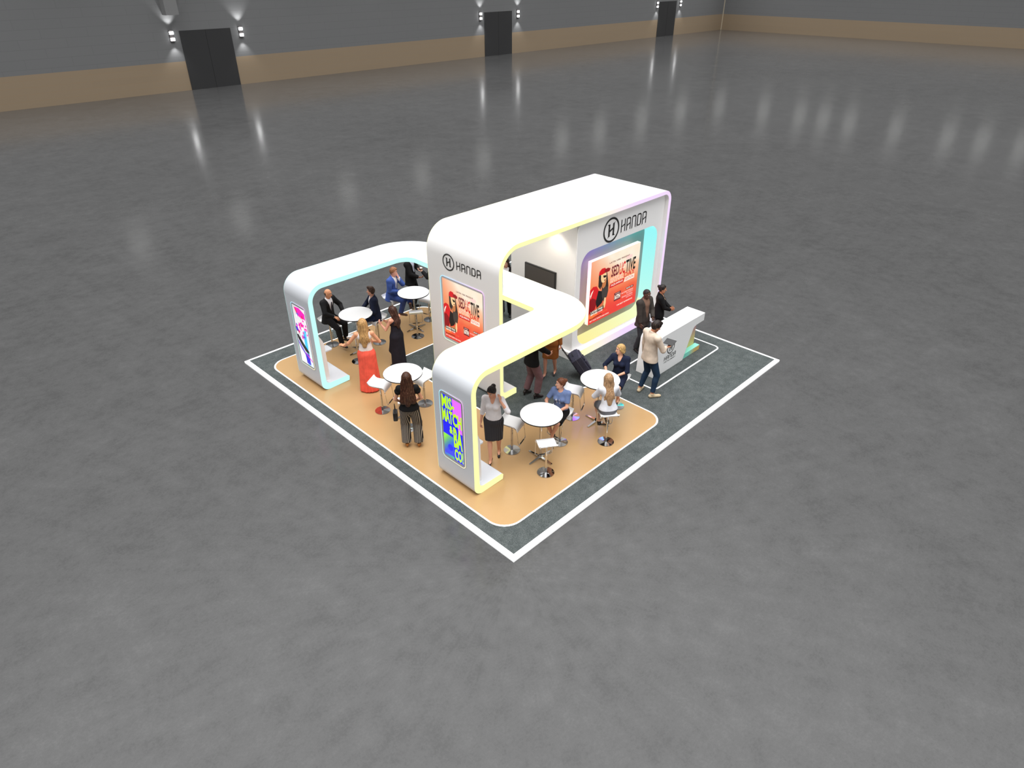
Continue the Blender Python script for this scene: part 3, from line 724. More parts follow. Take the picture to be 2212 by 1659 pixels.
CORN = [(i, j, k) for i in (0, 1) for j in (0, 1) for k in (0, 1)]
EDG = [(a, b) for a in range(8) for b in range(a+1, 8) if sum(abs(x-y) for x, y in zip(CORN[a], CORN[b])) == 1]
def field_mesh(prims, h, cuts=()):
    lo = np.min([pbox(p)[0] for p in prims if p['op'] == '+'], 0)-3*h; hi = np.max([pbox(p)[1] for p in prims if p['op'] == '+'], 0)+3*h
    n = np.ceil((hi-lo)/h).astype(int)+1
    D = np.full(n, 1., np.float32)
    ax = [lo[i]+h*np.arange(n[i]) for i in range(3)]
    for p in prims:
        a, b = pbox(p); pad = max(.02, p['k'])+2*h
        i0 = np.maximum(0, np.floor((a-pad-lo)/h).astype(int)); i1 = np.minimum(n, np.ceil((b+pad-lo)/h).astype(int)+1)
        if (i1 <= i0).any(): continue
        sl = tuple(slice(i0[q], i1[q]) for q in range(3))
        X = np.stack(np.meshgrid(*[ax[q][sl[q]] for q in range(3)], indexing='ij'), -1)
        d = pdist(p, X); S = D[sl]; k = max(p['k'], 1e-4)
        if p['op'] == '+':
            hh = np.maximum(k-np.abs(S-d), 0)/k; D[sl] = np.minimum(S, d)-hh*hh*k*.25
        else:
            D[sl] = np.maximum(S, -d)
    if cuts:
        X = np.stack(np.meshgrid(*ax, indexing='ij'), -1)
        for q, nn in cuts: D = np.maximum(D, (X-q)@unit(nn))
    S = D < 0
    cnt = sum(S[i:n[0]-1+i, j:n[1]-1+j, k:n[2]-1+k].astype(np.int8) for i, j, k in CORN)
    act = (cnt > 0) & (cnt < 8); I, J, K = np.nonzero(act)
    idx = np.full(act.shape, -1, np.int64); idx[act] = np.arange(len(I))
    c = np.stack([D[I+i, J+j, K+k] for i, j, k in CORN], 1)
    acc = np.zeros((len(I), 3)); w = np.zeros(len(I)); cr = np.array(CORN, float)
    for a, b in EDG:
        da, db = c[:, a], c[:, b]; m = (da < 0) != (db < 0); t = np.where(m, da/(da-db+1e-12), 0)
        acc += m[:, None]*(cr[a]+t[:, None]*(cr[b]-cr[a])); w += m
    V = lo+h*(np.stack([I, J, K], 1)+acc/w[:, None])
    F = []
    for x in range(3):
        y, z = (x+1) % 3, (x+2) % 3
        sh = [slice(None)]*3; sh2 = [slice(None)]*3; sh[x] = slice(0, -1); sh2[x] = slice(1, None)
        m = S[tuple(sh)] != S[tuple(sh2)]; q = np.array(np.nonzero(m))
        ok = (q[y] >= 1) & (q[z] >= 1) & (q[y] < n[y]-1) & (q[z] < n[z]-1); q = q[:, ok]
        fl = S[tuple(q)]
        def cell(dy, dz): r = q.copy(); r[y] -= dy; r[z] -= dz; return idx[tuple(r)]
        Q = np.stack([cell(1, 1), cell(0, 1), cell(0, 0), cell(1, 0)], 1); Q[~fl] = Q[~fl][:, ::-1]
        F.append(Q)
    F = np.concatenate(F); F = F[(F >= 0).all(1)]
    # one light smoothing pass
    e = np.concatenate([F[:, [0, 1]], F[:, [1, 2]], F[:, [2, 3]], F[:, [3, 0]]]); s = np.zeros_like(V); g = np.zeros(len(V))
    np.add.at(s, e[:, 0], V[e[:, 1]]); np.add.at(g, e[:, 0], 1); np.add.at(s, e[:, 1], V[e[:, 0]]); np.add.at(g, e[:, 1], 1)
    g[g == 0] = 1
    V = V*.6+.4*s/g[:, None]
    return V, F
def np_mesh(name, V, F, m, parent, cols=None):
    me = bpy.data.meshes.new(name); nF = len(F)
    me.vertices.add(len(V)); me.vertices.foreach_set('co', V.astype(np.float32).ravel())
    me.loops.add(nF*4); me.loops.foreach_set('vertex_index', F.astype(np.int32).ravel())
    me.polygons.add(nF); me.polygons.foreach_set('loop_start', (np.arange(nF)*4).astype(np.int32))
    me.polygons.foreach_set('use_smooth', np.ones(nF, bool))
    me.update(calc_edges=True); me.validate(); me.materials.append(m)
    if cols is not None:
        a = me.color_attributes.new('Col', 'FLOAT_COLOR', 'POINT'); c4 = np.ones((len(V), 4), np.float32); c4[:, :3] = cols; a.data.foreach_set('color', c4.ravel())
    o = bpy.data.objects.new(name, me); COL.objects.link(o); o.parent = parent
    return o

def ik(a, t, l1, l2, hint):
    a, t = np.asarray(a, float), np.asarray(t, float); d = t-a; L = np.linalg.norm(d); mx = (l1+l2)*.999
    if L > mx: t = a+d/L*mx; d = t-a; L = mx
    if L < abs(l1-l2)+.02: L = abs(l1-l2)+.02; t = a+unit(d)*L
    u = unit(d); x = (l1*l1-l2*l2+L*L)/(2*L); hgt = math.sqrt(max(0, l1*l1-x*x))
    hn = np.asarray(hint, float); hn = unit(hn-(hn@u)*u)
    return a+u*x+hn*hgt, t

class Body:
    def __init__(s, H=1.75, fem=False, pelvis=None, lean=0, side=0, twist=0, htwist=0, head=(0, 0), hand=None, foot=None, bulk=1.):
        s.s = k = H/1.75; s.fem = fem; s.bulk = bulk
        lift = max([.15*math.sin(math.radians((foot or {}).get(q, {}).get('pitch', 0))) for q in (1, -1)])
        s.pel = np.asarray(pelvis if pelvis is not None else (0, 0, (.935+lift*.95)*k), float)
        s.R = rz(twist)@ry(lean)@rx(side); s.Rp = rz(htwist)
        s.S = lambda x, y, z: s.pel+s.R@(np.array([x, y, z])*k)
        sw = .165 if fem else .19; hw = .092 if fem else .088
        s.neck = s.S(-.005, 0, .535); s.Rh = rz(head[0])@ry(head[1]); s.hc = s.neck+s.R@(v3(.0, 0, .055)*k)+s.Rh@(v3(.022, 0, .095)*k)
        s.Hd = lambda x, y, z: s.hc+s.Rh@(np.array([x, y, z])*k)
        s.sh = {q: s.S(-.005, q*sw, .475) for q in (1, -1)}
        s.hip = {q: s.pel+s.Rp@(v3(0, q*hw, -.02)*k) for q in (1, -1)}
        s.el, s.wr, s.pn, s.curl, s.fd = {}, {}, {}, {}, {}; s.kn, s.an, s.fy = {}, {}, {}
        hand = hand or {}; foot = foot or {}
        for q in (1, -1):
            h = hand.get(q, {}); t = h.get('at', (.06, q*.27, .80)); 
            s.el[q], s.wr[q] = ik(s.sh[q], np.asarray(t, float)*(k if not h.get('abs') else 1), .29*k, .255*k, h.get('el', (-1, q*.35, -.2)))
            fd = h.get('dir'); fd = unit(s.wr[q]-s.el[q]) if fd is None else unit(fd)
            n = np.asarray(h.get('palm', (0, -q, 0)), float); n = unit(n-(n@fd)*fd); s.fd[q], s.pn[q], s.curl[q] = fd, n, h.get('curl', 14)
            f = foot.get(q, {}); t = np.asarray(f.get('at', (0, q*.1, .085)), float)
            if t[2] < .15: a_ = math.radians(f.get('pitch', 0)); t[2] = .06*math.cos(a_)+.15*math.sin(a_)+.028
            t = t*k
            s.kn[q], s.an[q] = ik(s.hip[q], t, .435*k, .425*k, f.get('kn', (1, q*.12, 0)))
            s.fy[q] = (f.get('yaw', q*8), f.get('pitch', 0))
    # ---- the body itself
    def skin(s):
        k = s.s; g = (.9 if s.fem else 1.)*k; p = []; fx = s.R@v3(1, 0, 0); S = s.S
        p += [C(S(0, .055, -.02), S(0, -.055, -.02), .112*k, k=.05, flat=(fx, .85)),
              C(S(0, 0, .0), S(0, 0, .2), .13*k, (.10 if s.fem else .12)*k, .05, (fx, .74)), C(S(0, 0, .2), S(0, 0, .38), (.10 if s.fem else .12)*k, .135*g, .05, (fx, .74)),
              C(S(-.005, .1, .44), S(-.005, -.1, .44), .07*g, k=.06), C(s.sh[1], s.sh[-1], .052*g, k=.04),
              C(S(-.01, 0, .47), s.hc+s.Rh@(v3(-.015, 0, -.05)*k), .062*g, .052*g, .03)]
        if s.fem: p += [E(S(.085, q*.07, .345), (.055*k,)*3, k=.04) for q in (1, -1)]
        R = s.Rh; Hd = s.Hd
        p += [E(Hd(-.005, 0, .02), (.096*k, .076*k, .100*k), R, .02), E(Hd(.022, 0, -.055), (.066*k, .056*k, .062*k), R, .03), E(Hd(.058, 0, -.098), (.022*k, .02*k, .018*k), R, .02),
              C(Hd(.086, 0, .012), Hd(.108, 0, -.03), .008*k, .0125*k, .012), E(Hd(.07, 0, .04), (.024*k, .05*k, .012*k), R, .012),
              E(Hd(.076, 0, -.063), (.013*k, .022*k, .009*k), R, .008)]
        p += [E(Hd(-.002, q*.078, -.012), (.020*k, .009*k, .032*k), R, .008) for q in (1, -1)]
        p += [E(Hd(.087, q*.031, .012), (.014*k, .016*k, .010*k), R, .01, op='-') for q in (1, -1)]
        for q in (1, -1):
            p += [C(s.sh[q], s.el[q], .05*g, .038*g, .03), C(s.el[q], s.wr[q], .040*g, .026*g, .015)]
            p += s.hand(q)
            a = unit(s.an[q]-s.kn[q])
            p += [C(s.hip[q], s.kn[q], .080*k, .052*k, .04), C(s.kn[q], s.an[q], .048*k, .034*k, .02),
                  E(s.kn[q]+(s.an[q]-s.kn[q])*.3-s.leg_fwd(q)*.02*k, (.045*k, .045*k, .11*k), s.leg_R(q), .03)]
            h, t = s.heel_toe(q); p += [C(h, t, .03*k, .024*k, .02), C(s.an[q], (h+t)/2, .034*k, .026*k, .02)]
        return p
    def leg_fwd(s, q):
        a = unit(s.an[q]-s.kn[q]); f = s.Rp@v3(1, 0, 0); f = f-(f@a)*a; return unit(f)
    def leg_R(s, q):
        a = unit(s.kn[q]-s.an[q]); f = s.leg_fwd(q); return np.stack([f, np.cross(a, f), a], 1)
    def heel_toe(s, q):
        y, pt = s.fy[q]; D = rz(y)@ry(pt); k = s.s; a = s.an[q]
        return a+D@(v3(-.035, 0, -.055)*k), a+D@(v3(.15, 0, -.06)*k)
    def hand(s, q):
        k = s.s*(.93 if s.fem else 1); w, d, n = s.wr[q], s.fd[q], s.pn[q]; t = np.cross(n, d)*q
        p = [C(w+d*.012*k, w+d*.03*k, .026*k, .032*k, .012, (n, .6)), C(w+d*.045*k+t*.012*k, w+d*.075*k+t*.014*k, .028*k, k=.012, flat=(n, .42)), C(w+d*.045*k-t*.012*k, w+d*.072*k-t*.014*k, .028*k, k=.012, flat=(n, .42))]
        for off, L in ((.031, .075), (.0105, .084), (-.0105, .078), (-.031, .061)):
            b = w+d*(.088-.25*abs(off))*k+t*off*k; dd = d+t*off*2.2; dd = unit(dd); ang = 0; r = .0098
            for fr, rr in ((.45, .0092), (.31, .0085), (.24, .0075)):
                ang += s.curl[q]*(1 if fr < .45 else .75); e = b+unit(dd*math.cos(math.radians(ang))+n*math.sin(math.radians(ang)))*L*fr*k
                p.append(C(b, e, r*k, rr*k, .004)); b = e; r = rr
        b = w+d*.022*k+t*.026*k; e = b+unit(d*.6+t*.75+n*.15)*.048*k; f = e+unit(d*.9+t*.25+n*.35)*.034*k
        return p+[C(b, e, .015*k, .0115*k, .008), C(e, f, .0112*k, .009*k, .004)]
    # ---- garments
    def top(s, inf=.016, sleeve=1., hem=-.06, neck='round', flare=0., open_=None, belly=0., collar=0., loose=0.):
        k = s.s; g = (.92 if s.fem else 1.03)*k; S = s.S; fx = s.R@v3(1, 0, 0); up = s.R@v3(0, 0, 1); i = inf*k
        hc = [(S(0, 0, hem), -up)]; w = (.102 if s.fem else .125)*k+loose*k
        p = [C(S(-.003, .065, min(-.03, hem-.02)), S(-.003, -.065, min(-.03, hem-.02)), .128*k+i+flare*k, k=.06, flat=(fx, .9), cuts=hc) if hem < .02 else C(S(0, 0, hem-.03), S(0, 0, .2), w+i, w+i, .05, (fx, .8), cuts=hc),
             C(S(0, 0, -.02), S(0, 0, .2), .15*k+i+flare*.5*k, w+i, .05, (fx, .8), cuts=hc), C(S(0, .06, -.02), S(0, .02, .16), .105*k+i, .09*k+i, .05, cuts=hc), C(S(0, -.06, -.02), S(0, -.02, .16), .105*k+i, .09*k+i, .05, cuts=hc), C(S(0, 0, .2), S(0, 0, .38), w+i, .138*g+i, .05, (fx, .78), cuts=hc),
             C(S(-.005, .09 if sleeve == 0 else .1, .43), S(-.005, -.09 if sleeve == 0 else -.1, .43), .07*g+i, k=.06), C(S(-.005, .075, .48), S(-.005, -.075, .48), .054*g+i*.9, k=.04) if sleeve == 0 else C(s.sh[1], s.sh[-1], .054*g+i*.9, k=.04), C(S(-.008, 0, .44), S(-.004, 0, .545), .075*k+i*.5, .058*k+i*.5, .03)]
        if belly: p.append(E(S(.06, 0, .12), (.1*k+belly, .11*k, .14*k), s.R, .05))
        if s.fem: p += [E(S(.088, q*.07, .345), (.055*k+i*.6,)*3, k=.04) for q in (1, -1)]
        for q in (1, -1):
            if sleeve > 0:
                a, e, w_ = s.sh[q], s.el[q], s.wr[q]
                if sleeve < .5:
                    f = sleeve*2; c = a+(e-a)*f; p.append(C(a, e, .052*g+i, .043*g+i, .03, cuts=[(c, e-a)]))
                else:
                    f = (sleeve-.5)*2; c = e+(w_-e)*f
                    p += [C(a, e, .052*g+i, .042*g+i*.8, .03), C(e, w_, .042*g+i*.8, .029*g+i*.8, .015, cuts=[(c, w_-e)])]
        if neck == 'round': p.append(C(S(.02, 0, .535), S(.03, 0, .65), .062*k, .09*k, op='-'))
        elif neck == 'wide': p += [C(S(.0, 0, .54), S(.0, 0, .7), .12*k, op='-')]
        elif neck == 'v': p += [C(S(.16, 0, .33), S(.05, 0, .58), .006*k, .072*k, op='-'), C(S(.03, 0, .55), S(.03, 0, .66), .062*k, .085*k, op='-')]
        elif neck == 'strap': p += [C(S(0, 0, .47), S(0, 0, .70), .135*k, .2*k, op='-'), C(s.sh[1]+v3(0, 0, .03), s.sh[1]+v3(0, 0, .3), .09*k, op='-'), C(s.sh[-1]+v3(0, 0, .03), s.sh[-1]+v3(0, 0, .3), .09*k, op='-')]
        elif neck == 'stand': p.append(C(S(.01, 0, .552), S(.03, 0, .66), .052*k, .08*k, op='-'))
        if open_ is not None:      # jacket fronts: a wedge cut from neck to button
            zb, wd, dn = open_
            p.append(C(S(.20, 0, zb), S(.10, 0, .56), .012*k, wd*k, op='-', flat=(fx, 1.6)))
            p.append(C(S(.02, 0, .545), S(.03, 0, .66), .063*k, .085*k, op='-'))
            if dn: p.append(C(S(.2, 0, zb-.02), S(.26, 0, hem-.1), .008*k, dn*k, op='-'))
        return p
    def legs(s, inf=.014, hem=.95, wide=0., waist=.11):
        k = s.s; i = inf*k; S = s.S; fx = s.R@v3(1, 0, 0); up = s.R@v3(0, 0, 1)
        cw = [(S(0, 0, waist), up)]
        p = [C(S(0, .05, -.02), S(0, -.05, -.02), .115*k+i, k=.05, flat=(fx, .87), cuts=cw), C(S(0, 0, -.02), S(0, 0, .12), .13*k+i*.6, .118*k+i*.6, .04, (fx, .8), cuts=cw)]
        for q in (1, -1):
            K, A = s.kn[q], s.an[q]; c = K+(A-K)*hem
            p += [C(s.hip[q], K, .09*k+i, .057*k+i+wide*.6*k, .025), C(K, A, .055*k+i+wide*.6*k, .038*k+i+wide*k, .015, cuts=[(c, A-K)]),
                  E(K+(A-K)*.3-s.leg_fwd(q)*.016*k, (.047*k+i, .047*k+i, .11*k), s.leg_R(q), .03)]
        return p
    def skirt(s, z, r0=.125, r1=.16, waist=.13, pleat=None, ctr=(0, 0), fl=.85, k2=.03):
        k = s.s; S = s.S; a = S(0, 0, waist)
        b = np.array([ctr[0]*k, ctr[1]*k, z*k]); h = s.pel+v3(0, 0, -.03*k)
        y = v3(0, .055*k, 0)
        p = [C(a, h, r0*k, .17*k, .04, ((1, 0, 0), fl), cuts=[(a, s.R@v3(0, 0, 1))]), C(h, b+v3(0, 0, -.02), .178*k, r1*k, .05, ((1, 0, 0), fl), cuts=[(b, (0, 0, -1))], pleat=pleat)]
        return p+[C(h+q*y, b+q*y*.6+v3(0, 0, -.02), .125*k, max(.09, r1*.7)*k, .05, cuts=[(b, (0, 0, -1))], pleat=pleat) for q in (1, -1)]+[C(s.hip[q], s.kn[q], .096*k, .076*k, .05, cuts=[(b, (0, 0, -1))]) for q in (1, -1)]
    def lap_skirt(s, f=.9, inf=.022, waist=.12):
        k = s.s; i = inf*k; S = s.S
        p = [C(S(0, 0, 0), S(0, 0, waist), .135*k+i*.5, .11*k+i*.5, .04, (s.R@v3(1, 0, 0), .82), cuts=[(S(0, 0, waist), s.R@v3(0, 0, 1))]), C(S(0, .05, -.02), S(0, -.05, -.02), .118*k+i, k=.05)]
        e = {q: s.hip[q]+(s.kn[q]-s.hip[q])*f for q in (1, -1)}
        for q in (1, -1):
            c = [(e[q], s.kn[q]-s.hip[q])]
            p += [C(s.hip[q], s.kn[q], .09*k+i, .066*k+i, .03, cuts=c)]
            m = (s.hip[1]+s.hip[-1])/2; n_ = (s.kn[1]+s.kn[-1])/2
        p.append(C(m, n_, .085*k+i, .07*k+i, .05, cuts=[(m+(n_-m)*f, n_-m)]))
        return p
    def shoe(s, q, kind='low', inf=.008):
        k = s.s; h, t = s.heel_toe(q); y, pt = s.fy[q]; D = rz(y)@ry(pt); up = D@v3(0, 0, 1); f = D@v3(1, 0, 0)
        sole = [(h-up*.031*k, -up)]
        if kind == 'pump':
            o = C(s.an[q]+f*.03*k+up*.03*k, s.an[q]+f*.075*k-up*.01*k, .05*k, .03*k, op='-')
            return [C(h, h+f*.05*k, .034*k, .030*k, .015, cuts=sole), C(h, t, .033*k, .026*k, .02, flat=(up, .85), cuts=sole), C(t, t+f*.035*k-up*.004, .024*k, .010*k, .02, cuts=sole), o,
                    C(h-up*.01*k, s.an[q]*0+np.array([(h-f*.012*k)[0], (h-f*.012*k)[1], .006]) if pt > 8 else h-up*.03*k, .014*k, .007, .008)]
        p = [C(h, t, .040*k, .033*k, .02, cuts=sole), C(t, t+f*.03*k, .032*k, .022*k, .02, cuts=sole), C(s.an[q]-up*.01*k, (h+t)/2, .043*k, .032*k, .02, cuts=sole)]
        if kind == 'boot':
            p += [C(s.an[q]-up*.02*k, s.an[q]+(s.kn[q]-s.an[q])*.3, .045*k, .05*k, .02, cuts=[(s.an[q]+(s.kn[q]-s.an[q])*.26, s.kn[q]-s.an[q])])]
            if pt > 8: p += [C(h, np.array([(h-f*.01)[0], (h-f*.01)[1], .012]), .026*k, .018*k, .01, cuts=[(v3(0, 0, .0), (0, 0, -1))])]
        return p
    # ---- hair
    def hair(s, kind):
        k = s.s; R = s.Rh; Hd = s.Hd; n = R@v3(.78, 0, -.62)
        cap = lambda r=.0, pt=(.05, 0, .055), nn=None: E(Hd(-.008, 0, .022), ((.104+r)*k, (.084+r)*k, (.108+r)*k), R, .02, cuts=[(Hd(*pt), R@v3(.78, 0, -.62) if nn is None else R@np.array(nn))])
        if kind == 'buzz': return [cap(-.003, (.04, 0, .06), (.7, 0, -.7))]
        if kind == 'short': return [cap(.006, (.06, 0, .05)), C(Hd(-.02, 0, .1), Hd(.07, 0, .105), .04*k, .028*k, .03)]
        if kind == 'quiff': return [cap(.004, (.058, 0, .055)), C(Hd(-.03, .01, .105), Hd(.075, 0, .11), .04*k, .032*k, .03), C(Hd(.05, -.02, .11), Hd(.07, .03, .12), .028*k, .022*k, .02)]
        if kind == 'crown': return [E(Hd(-.012, 0, -.005), (.1*k, .0825*k, .07*k), R, .01, cuts=[(Hd(-.015, 0, 0), R@v3(1, 0, 0)), (Hd(0, 0, .03), R@v3(0, 0, 1))])]
        if kind == 'bun': return [cap(.004, (.062, 0, .05)), E(Hd(-.105, 0, .065), (.045*k, .048*k, .042*k), R, .015)]
        if kind == 'lowbun': return [cap(.008, (.058, 0, .05)), C(Hd(-.03, 0, -.02), Hd(-.085, 0, -.06), .075*k, .048*k, .03), C(Hd(.04, .07, .03), Hd(-.05, .07, -.05), .022*k, .03*k, .02), C(Hd(.04, -.07, .03), Hd(-.05, -.07, -.05), .022*k, .03*k, .02)]
        if kind.startswith('long'):
            L = float(kind[4:] or .34); b = s.R
            e = lambda x, y, z: s.neck+b@(np.array([x, y, z])*k)
            p = [cap(.014, (.058, 0, .045)), C(Hd(-.045, 0, .0), Hd(-.06, 0, -.09), .09*k, .085*k, .04, (R@v3(1, 0, 0), .75)), C(Hd(-.06, 0, -.08), e(-.105, 0, -L*.55), .088*k, .098*k, .04, (b@v3(1, 0, 0), .48)), C(e(-.105, 0, -L*.5), e(-.118, .01, -L), .096*k, .05*k, .03, (b@v3(1, 0, 0), .45)),
                 C(Hd(.045, .078, .03), Hd(-.03, .088, -.11), .022*k, .034*k, .03), C(Hd(.045, -.078, .03), Hd(-.03, -.088, -.11), .022*k, .034*k, .03)]
            if L > .395: p += [C(Hd(-.05, q*.05, -.07), e(-.112, q*.10, -L*.78), .075*k, .07*k, .04, (b@v3(1, 0, 0), .5)) for q in (1, -1)]
            return p+[C(Hd(-.03, q*.075, -.09), e(-.06, q*.1, -L*.75), .035*k, .028*k, .03) for q in (1, -1)]
        return []

def hair_mat(c):
    nm = 'hair_%d_%d_%d' % c
    if nm in MATS: return MATS[nm]
    m = mat(nm, c, .5, spec=.3); nt = m.node_tree; b = nt.nodes['Principled BSDF']; L = nt.links.new
    tc = nt.nodes.new('ShaderNodeTexCoord'); mp = nt.nodes.new('ShaderNodeMapping'); mp.inputs['Scale'].default_value = (75, 75, 5); L(tc.outputs['Object'], mp.inputs['Vector'])
    n = nt.nodes.new('ShaderNodeTexNoise'); n.inputs['Scale'].default_value = 1; n.inputs['Detail'].default_value = 5; L(mp.outputs['Vector'], n.inputs['Vector'])
    cr = nt.nodes.new('ShaderNodeValToRGB'); e = cr.color_ramp.elements
    e[0].position = .32; e[0].color = rgba(mixc(c, (10, 6, 4), .5)); e[1].position = .7; e[1].color = rgba(mixc(c, (255, 226, 180), .22))
    k = e.new(.5); k.color = rgba(c)
    L(n.outputs['Fac'], cr.inputs['Fac']); L(cr.outputs['Color'], b.inputs['Base Color'])
    bp = nt.nodes.new('ShaderNodeBump'); bp.inputs['Strength'].default_value = .6; bp.inputs['Distance'].default_value = .008
    L(n.outputs['Fac'], bp.inputs['Height']); L(bp.outputs['Normal'], b.inputs['Normal'])
    return m
SKIN = {}
EYEW = mat('eye_white', (236, 232, 228), .3); IRIS = mat('iris_brown', (44, 28, 20), .25)
HAND_AT = {}
def person(label, x, y, face, body, skin=(224, 172, 140), hair=None, hairc=(50, 34, 26), clothes=(), shoes=None, brow=None, beard=0., bare=False, res=.0065, z=P+.003):
    t = thing('person', label, 'person', (x, y, z), math.radians(face)); b = body; k = b.s
    V, F = field_mesh(b.skin(), res*(k if k < 1 else 1))
    q = (V-b.hc)@b.Rh/k; col = np.tile(np.array(lin(skin)), (len(V), 1)); dark = np.array(lin(brow or mixc(skin, (40, 26, 20), .75)))
    lip = ((q[:, 0]-.082)/.02)**2+(q[:, 1]/.023)**2+((q[:, 2]+.063)/.0105)**2 < 1
    col[lip] = np.array(lin(mixc(skin, (176, 70, 70), .55)))
    br = (q[:, 0] > .05) & (np.abs(q[:, 2]-.041+18*(np.abs(q[:, 1])-.026)**2) < .0055) & (np.abs(q[:, 1]) > .012) & (np.abs(q[:, 1]) < .05)
    col[br] = dark
    if beard:
        bd = (q[:, 2] < -.035) & (q[:, 2] > -.13) & (q[:, 0] > -.01) & (np.abs(q[:, 1]) < .08) & ~lip & (np.linalg.norm(q, axis=1) < .15); col[bd] = col[bd]*(1-beard)+dark*beard
    np_mesh('body', V, F, mat('skin_tone', rough=.55, attr=True, spec=.3), t, col)
    for sgn in (1, -1):
        e = MB(); e.sphere((0, 0, 0), .0125*k, 14, 10)
        M = [tuple(b.Hd(.0725, sgn*.031, .011)+b.Rh@np.array(p)) for p in e.V]
        mi = [1 if np.mean([e.V[i][0] for i in f]) > .0095*k else 0 for f in e.F]
        link_mesh('eye', M, e.F, None, t, mats=[EYEW, IRIS], mi=mi)
    if hair:
        V, F = field_mesh(b.hair(hair), .007); np_mesh('hair', V, F, hair_mat(hairc), t)
    for nm, pr, m, *fn in clothes:
        V, F = field_mesh(pr, .0085 if not fn else .007); np_mesh(nm, V, F, m, t, fn[0](V) if fn else None)
    if shoes:
        for sgn in (1, -1):
            V, F = field_mesh(b.shoe(sgn, shoes[0]), .0065); np_mesh('shoe', V, F, shoes[1], t)
    def W(p): v = rz(face)@np.asarray(p, float); return Vector((v[0]+x, v[1]+y, v[2]+z))
    t['_'] = 0; del t['_']
    b.W = W
    return t
def cloth(name, c, rough=.85, noise=.18, ns=9.): return mat('fabric_'+name, c, rough, noise=noise, nscale=ns, spec=.2, bump=.55)
def stripes(name, c1, c2, per):
    m = mat(name, c1, .85)
    if m.get('done'): return m
    nt = m.node_tree; b = nt.nodes['Principled BSDF']; L = nt.links.new
    tc = nt.nodes.new('ShaderNodeTexCoord'); sp = nt.nodes.new('ShaderNodeSeparateXYZ'); L(tc.outputs['Object'], sp.inputs[0])
    nz = nt.nodes.new('ShaderNodeTexNoise'); nz.inputs['Scale'].default_value = 2.5; L(tc.outputs['Object'], nz.inputs['Vector'])
    a = nt.nodes.new('ShaderNodeMath'); a.operation = 'MULTIPLY_ADD'; a.inputs[1].default_value = .35; L(sp.outputs['X'], a.inputs[0]); L(sp.outputs['Y'], a.inputs[2])
    a2 = nt.nodes.new('ShaderNodeMath'); a2.operation = 'MULTIPLY_ADD'; a2.inputs[1].default_value = .05; L(nz.outputs['Fac'], a2.inputs[0]); L(a.outputs[0], a2.inputs[2])
    f = nt.nodes.new('ShaderNodeMath'); f.operation = 'MULTIPLY'; f.inputs[1].default_value = 2*PI/per; L(a2.outputs[0], f.inputs[0])
    si = nt.nodes.new('ShaderNodeMath'); si.operation = 'SINE'; L(f.outputs[0], si.inputs[0])
    cr = nt.nodes.new('ShaderNodeValToRGB'); e = cr.color_ramp.elements; e[0].position = .76; e[0].color = rgba(c1); e[1].position = .86; e[1].color = rgba(c2)
    mr = nt.nodes.new('ShaderNodeMapRange'); mr.inputs['From Min'].default_value = -1; L(si.outputs[0], mr.inputs['Value']); L(mr.outputs['Result'], cr.inputs['Fac'])
    L(cr.outputs['Color'], b.inputs['Base Color']); m['done'] = 1
    return m
# ------------------------------------------------------------------ the cast
BLACKC = cloth('black', (30, 29, 30)); INK = cloth('ink_black', (20, 19, 20)); NAVY = cloth('navy', (30, 36, 58)); WHITEC = cloth('white', (232, 228, 230), noise=.08)
SHB = mat('shoe_black', (20, 18, 18), .35); SHBR = mat('shoe_brown', (96, 66, 48), .4); SHT = mat('shoe_tan', (168, 104, 42), .5); SNK = mat('sneaker_beige', (206, 184, 150), .7); SHN = mat('pump_dark', (52, 44, 44), .35)
def tie(b, z0=.16):
    return [C(b.S(.128, 0, .46), b.S(.128, 0, .30), .016*b.s, .022*b.s, .01), C(b.S(.128, 0, .3), b.S(.118, 0, z0), .022*b.s, .028*b.s, .01)]
def suit(b, jk, shirt, tr, hem=-.16, sleeve=.97, opn=(.10, .11, .05), hemleg=.97, inf=.026):
    return [('shirt', b.top(.012, .99, .07, 'stand'), shirt), ('jacket', b.top(inf, sleeve, hem, None, flare=.012, open_=opn), jk), ('trousers', b.legs(.016, hemleg, .012), tr)]
def sit(x=.02, z=.865): return (x, 0, z)
FR = {1: dict(at=(.27, .10, .40), yaw=6), -1: dict(at=(.27, -.10, .40), yaw=-6)}

# bald man in black suit
b = Body(1.76, pelvis=sit(.02), lean=6, head=(10, 10), hand={1: dict(at=(.36, .20, .99), el=(-.6, 1, 0), palm=(0, 0, -1), dir=(1, .05, -.35), curl=18), -1: dict(at=(.37, -.17, .99), el=(-.6, -1, 0), palm=(0, 0, -1), dir=(1, .05, -.35), curl=18)},
         foot={1: dict(at=(.40, .12, .24), yaw=8), -1: dict(at=(.46, -.14, .20), yaw=-8)})
person('bald man in a black suit and tie sitting at the table by the cyan-edged leg', 2.15, 9.15, -70, b, (214, 150, 112), 'crown', (96, 74, 60),
       suit(b, BLACKC, WHITEC, BLACKC, hem=-.14)+[('tie', tie(b), cloth('tie_dark', (58, 56, 64)))], ('low', SHB))
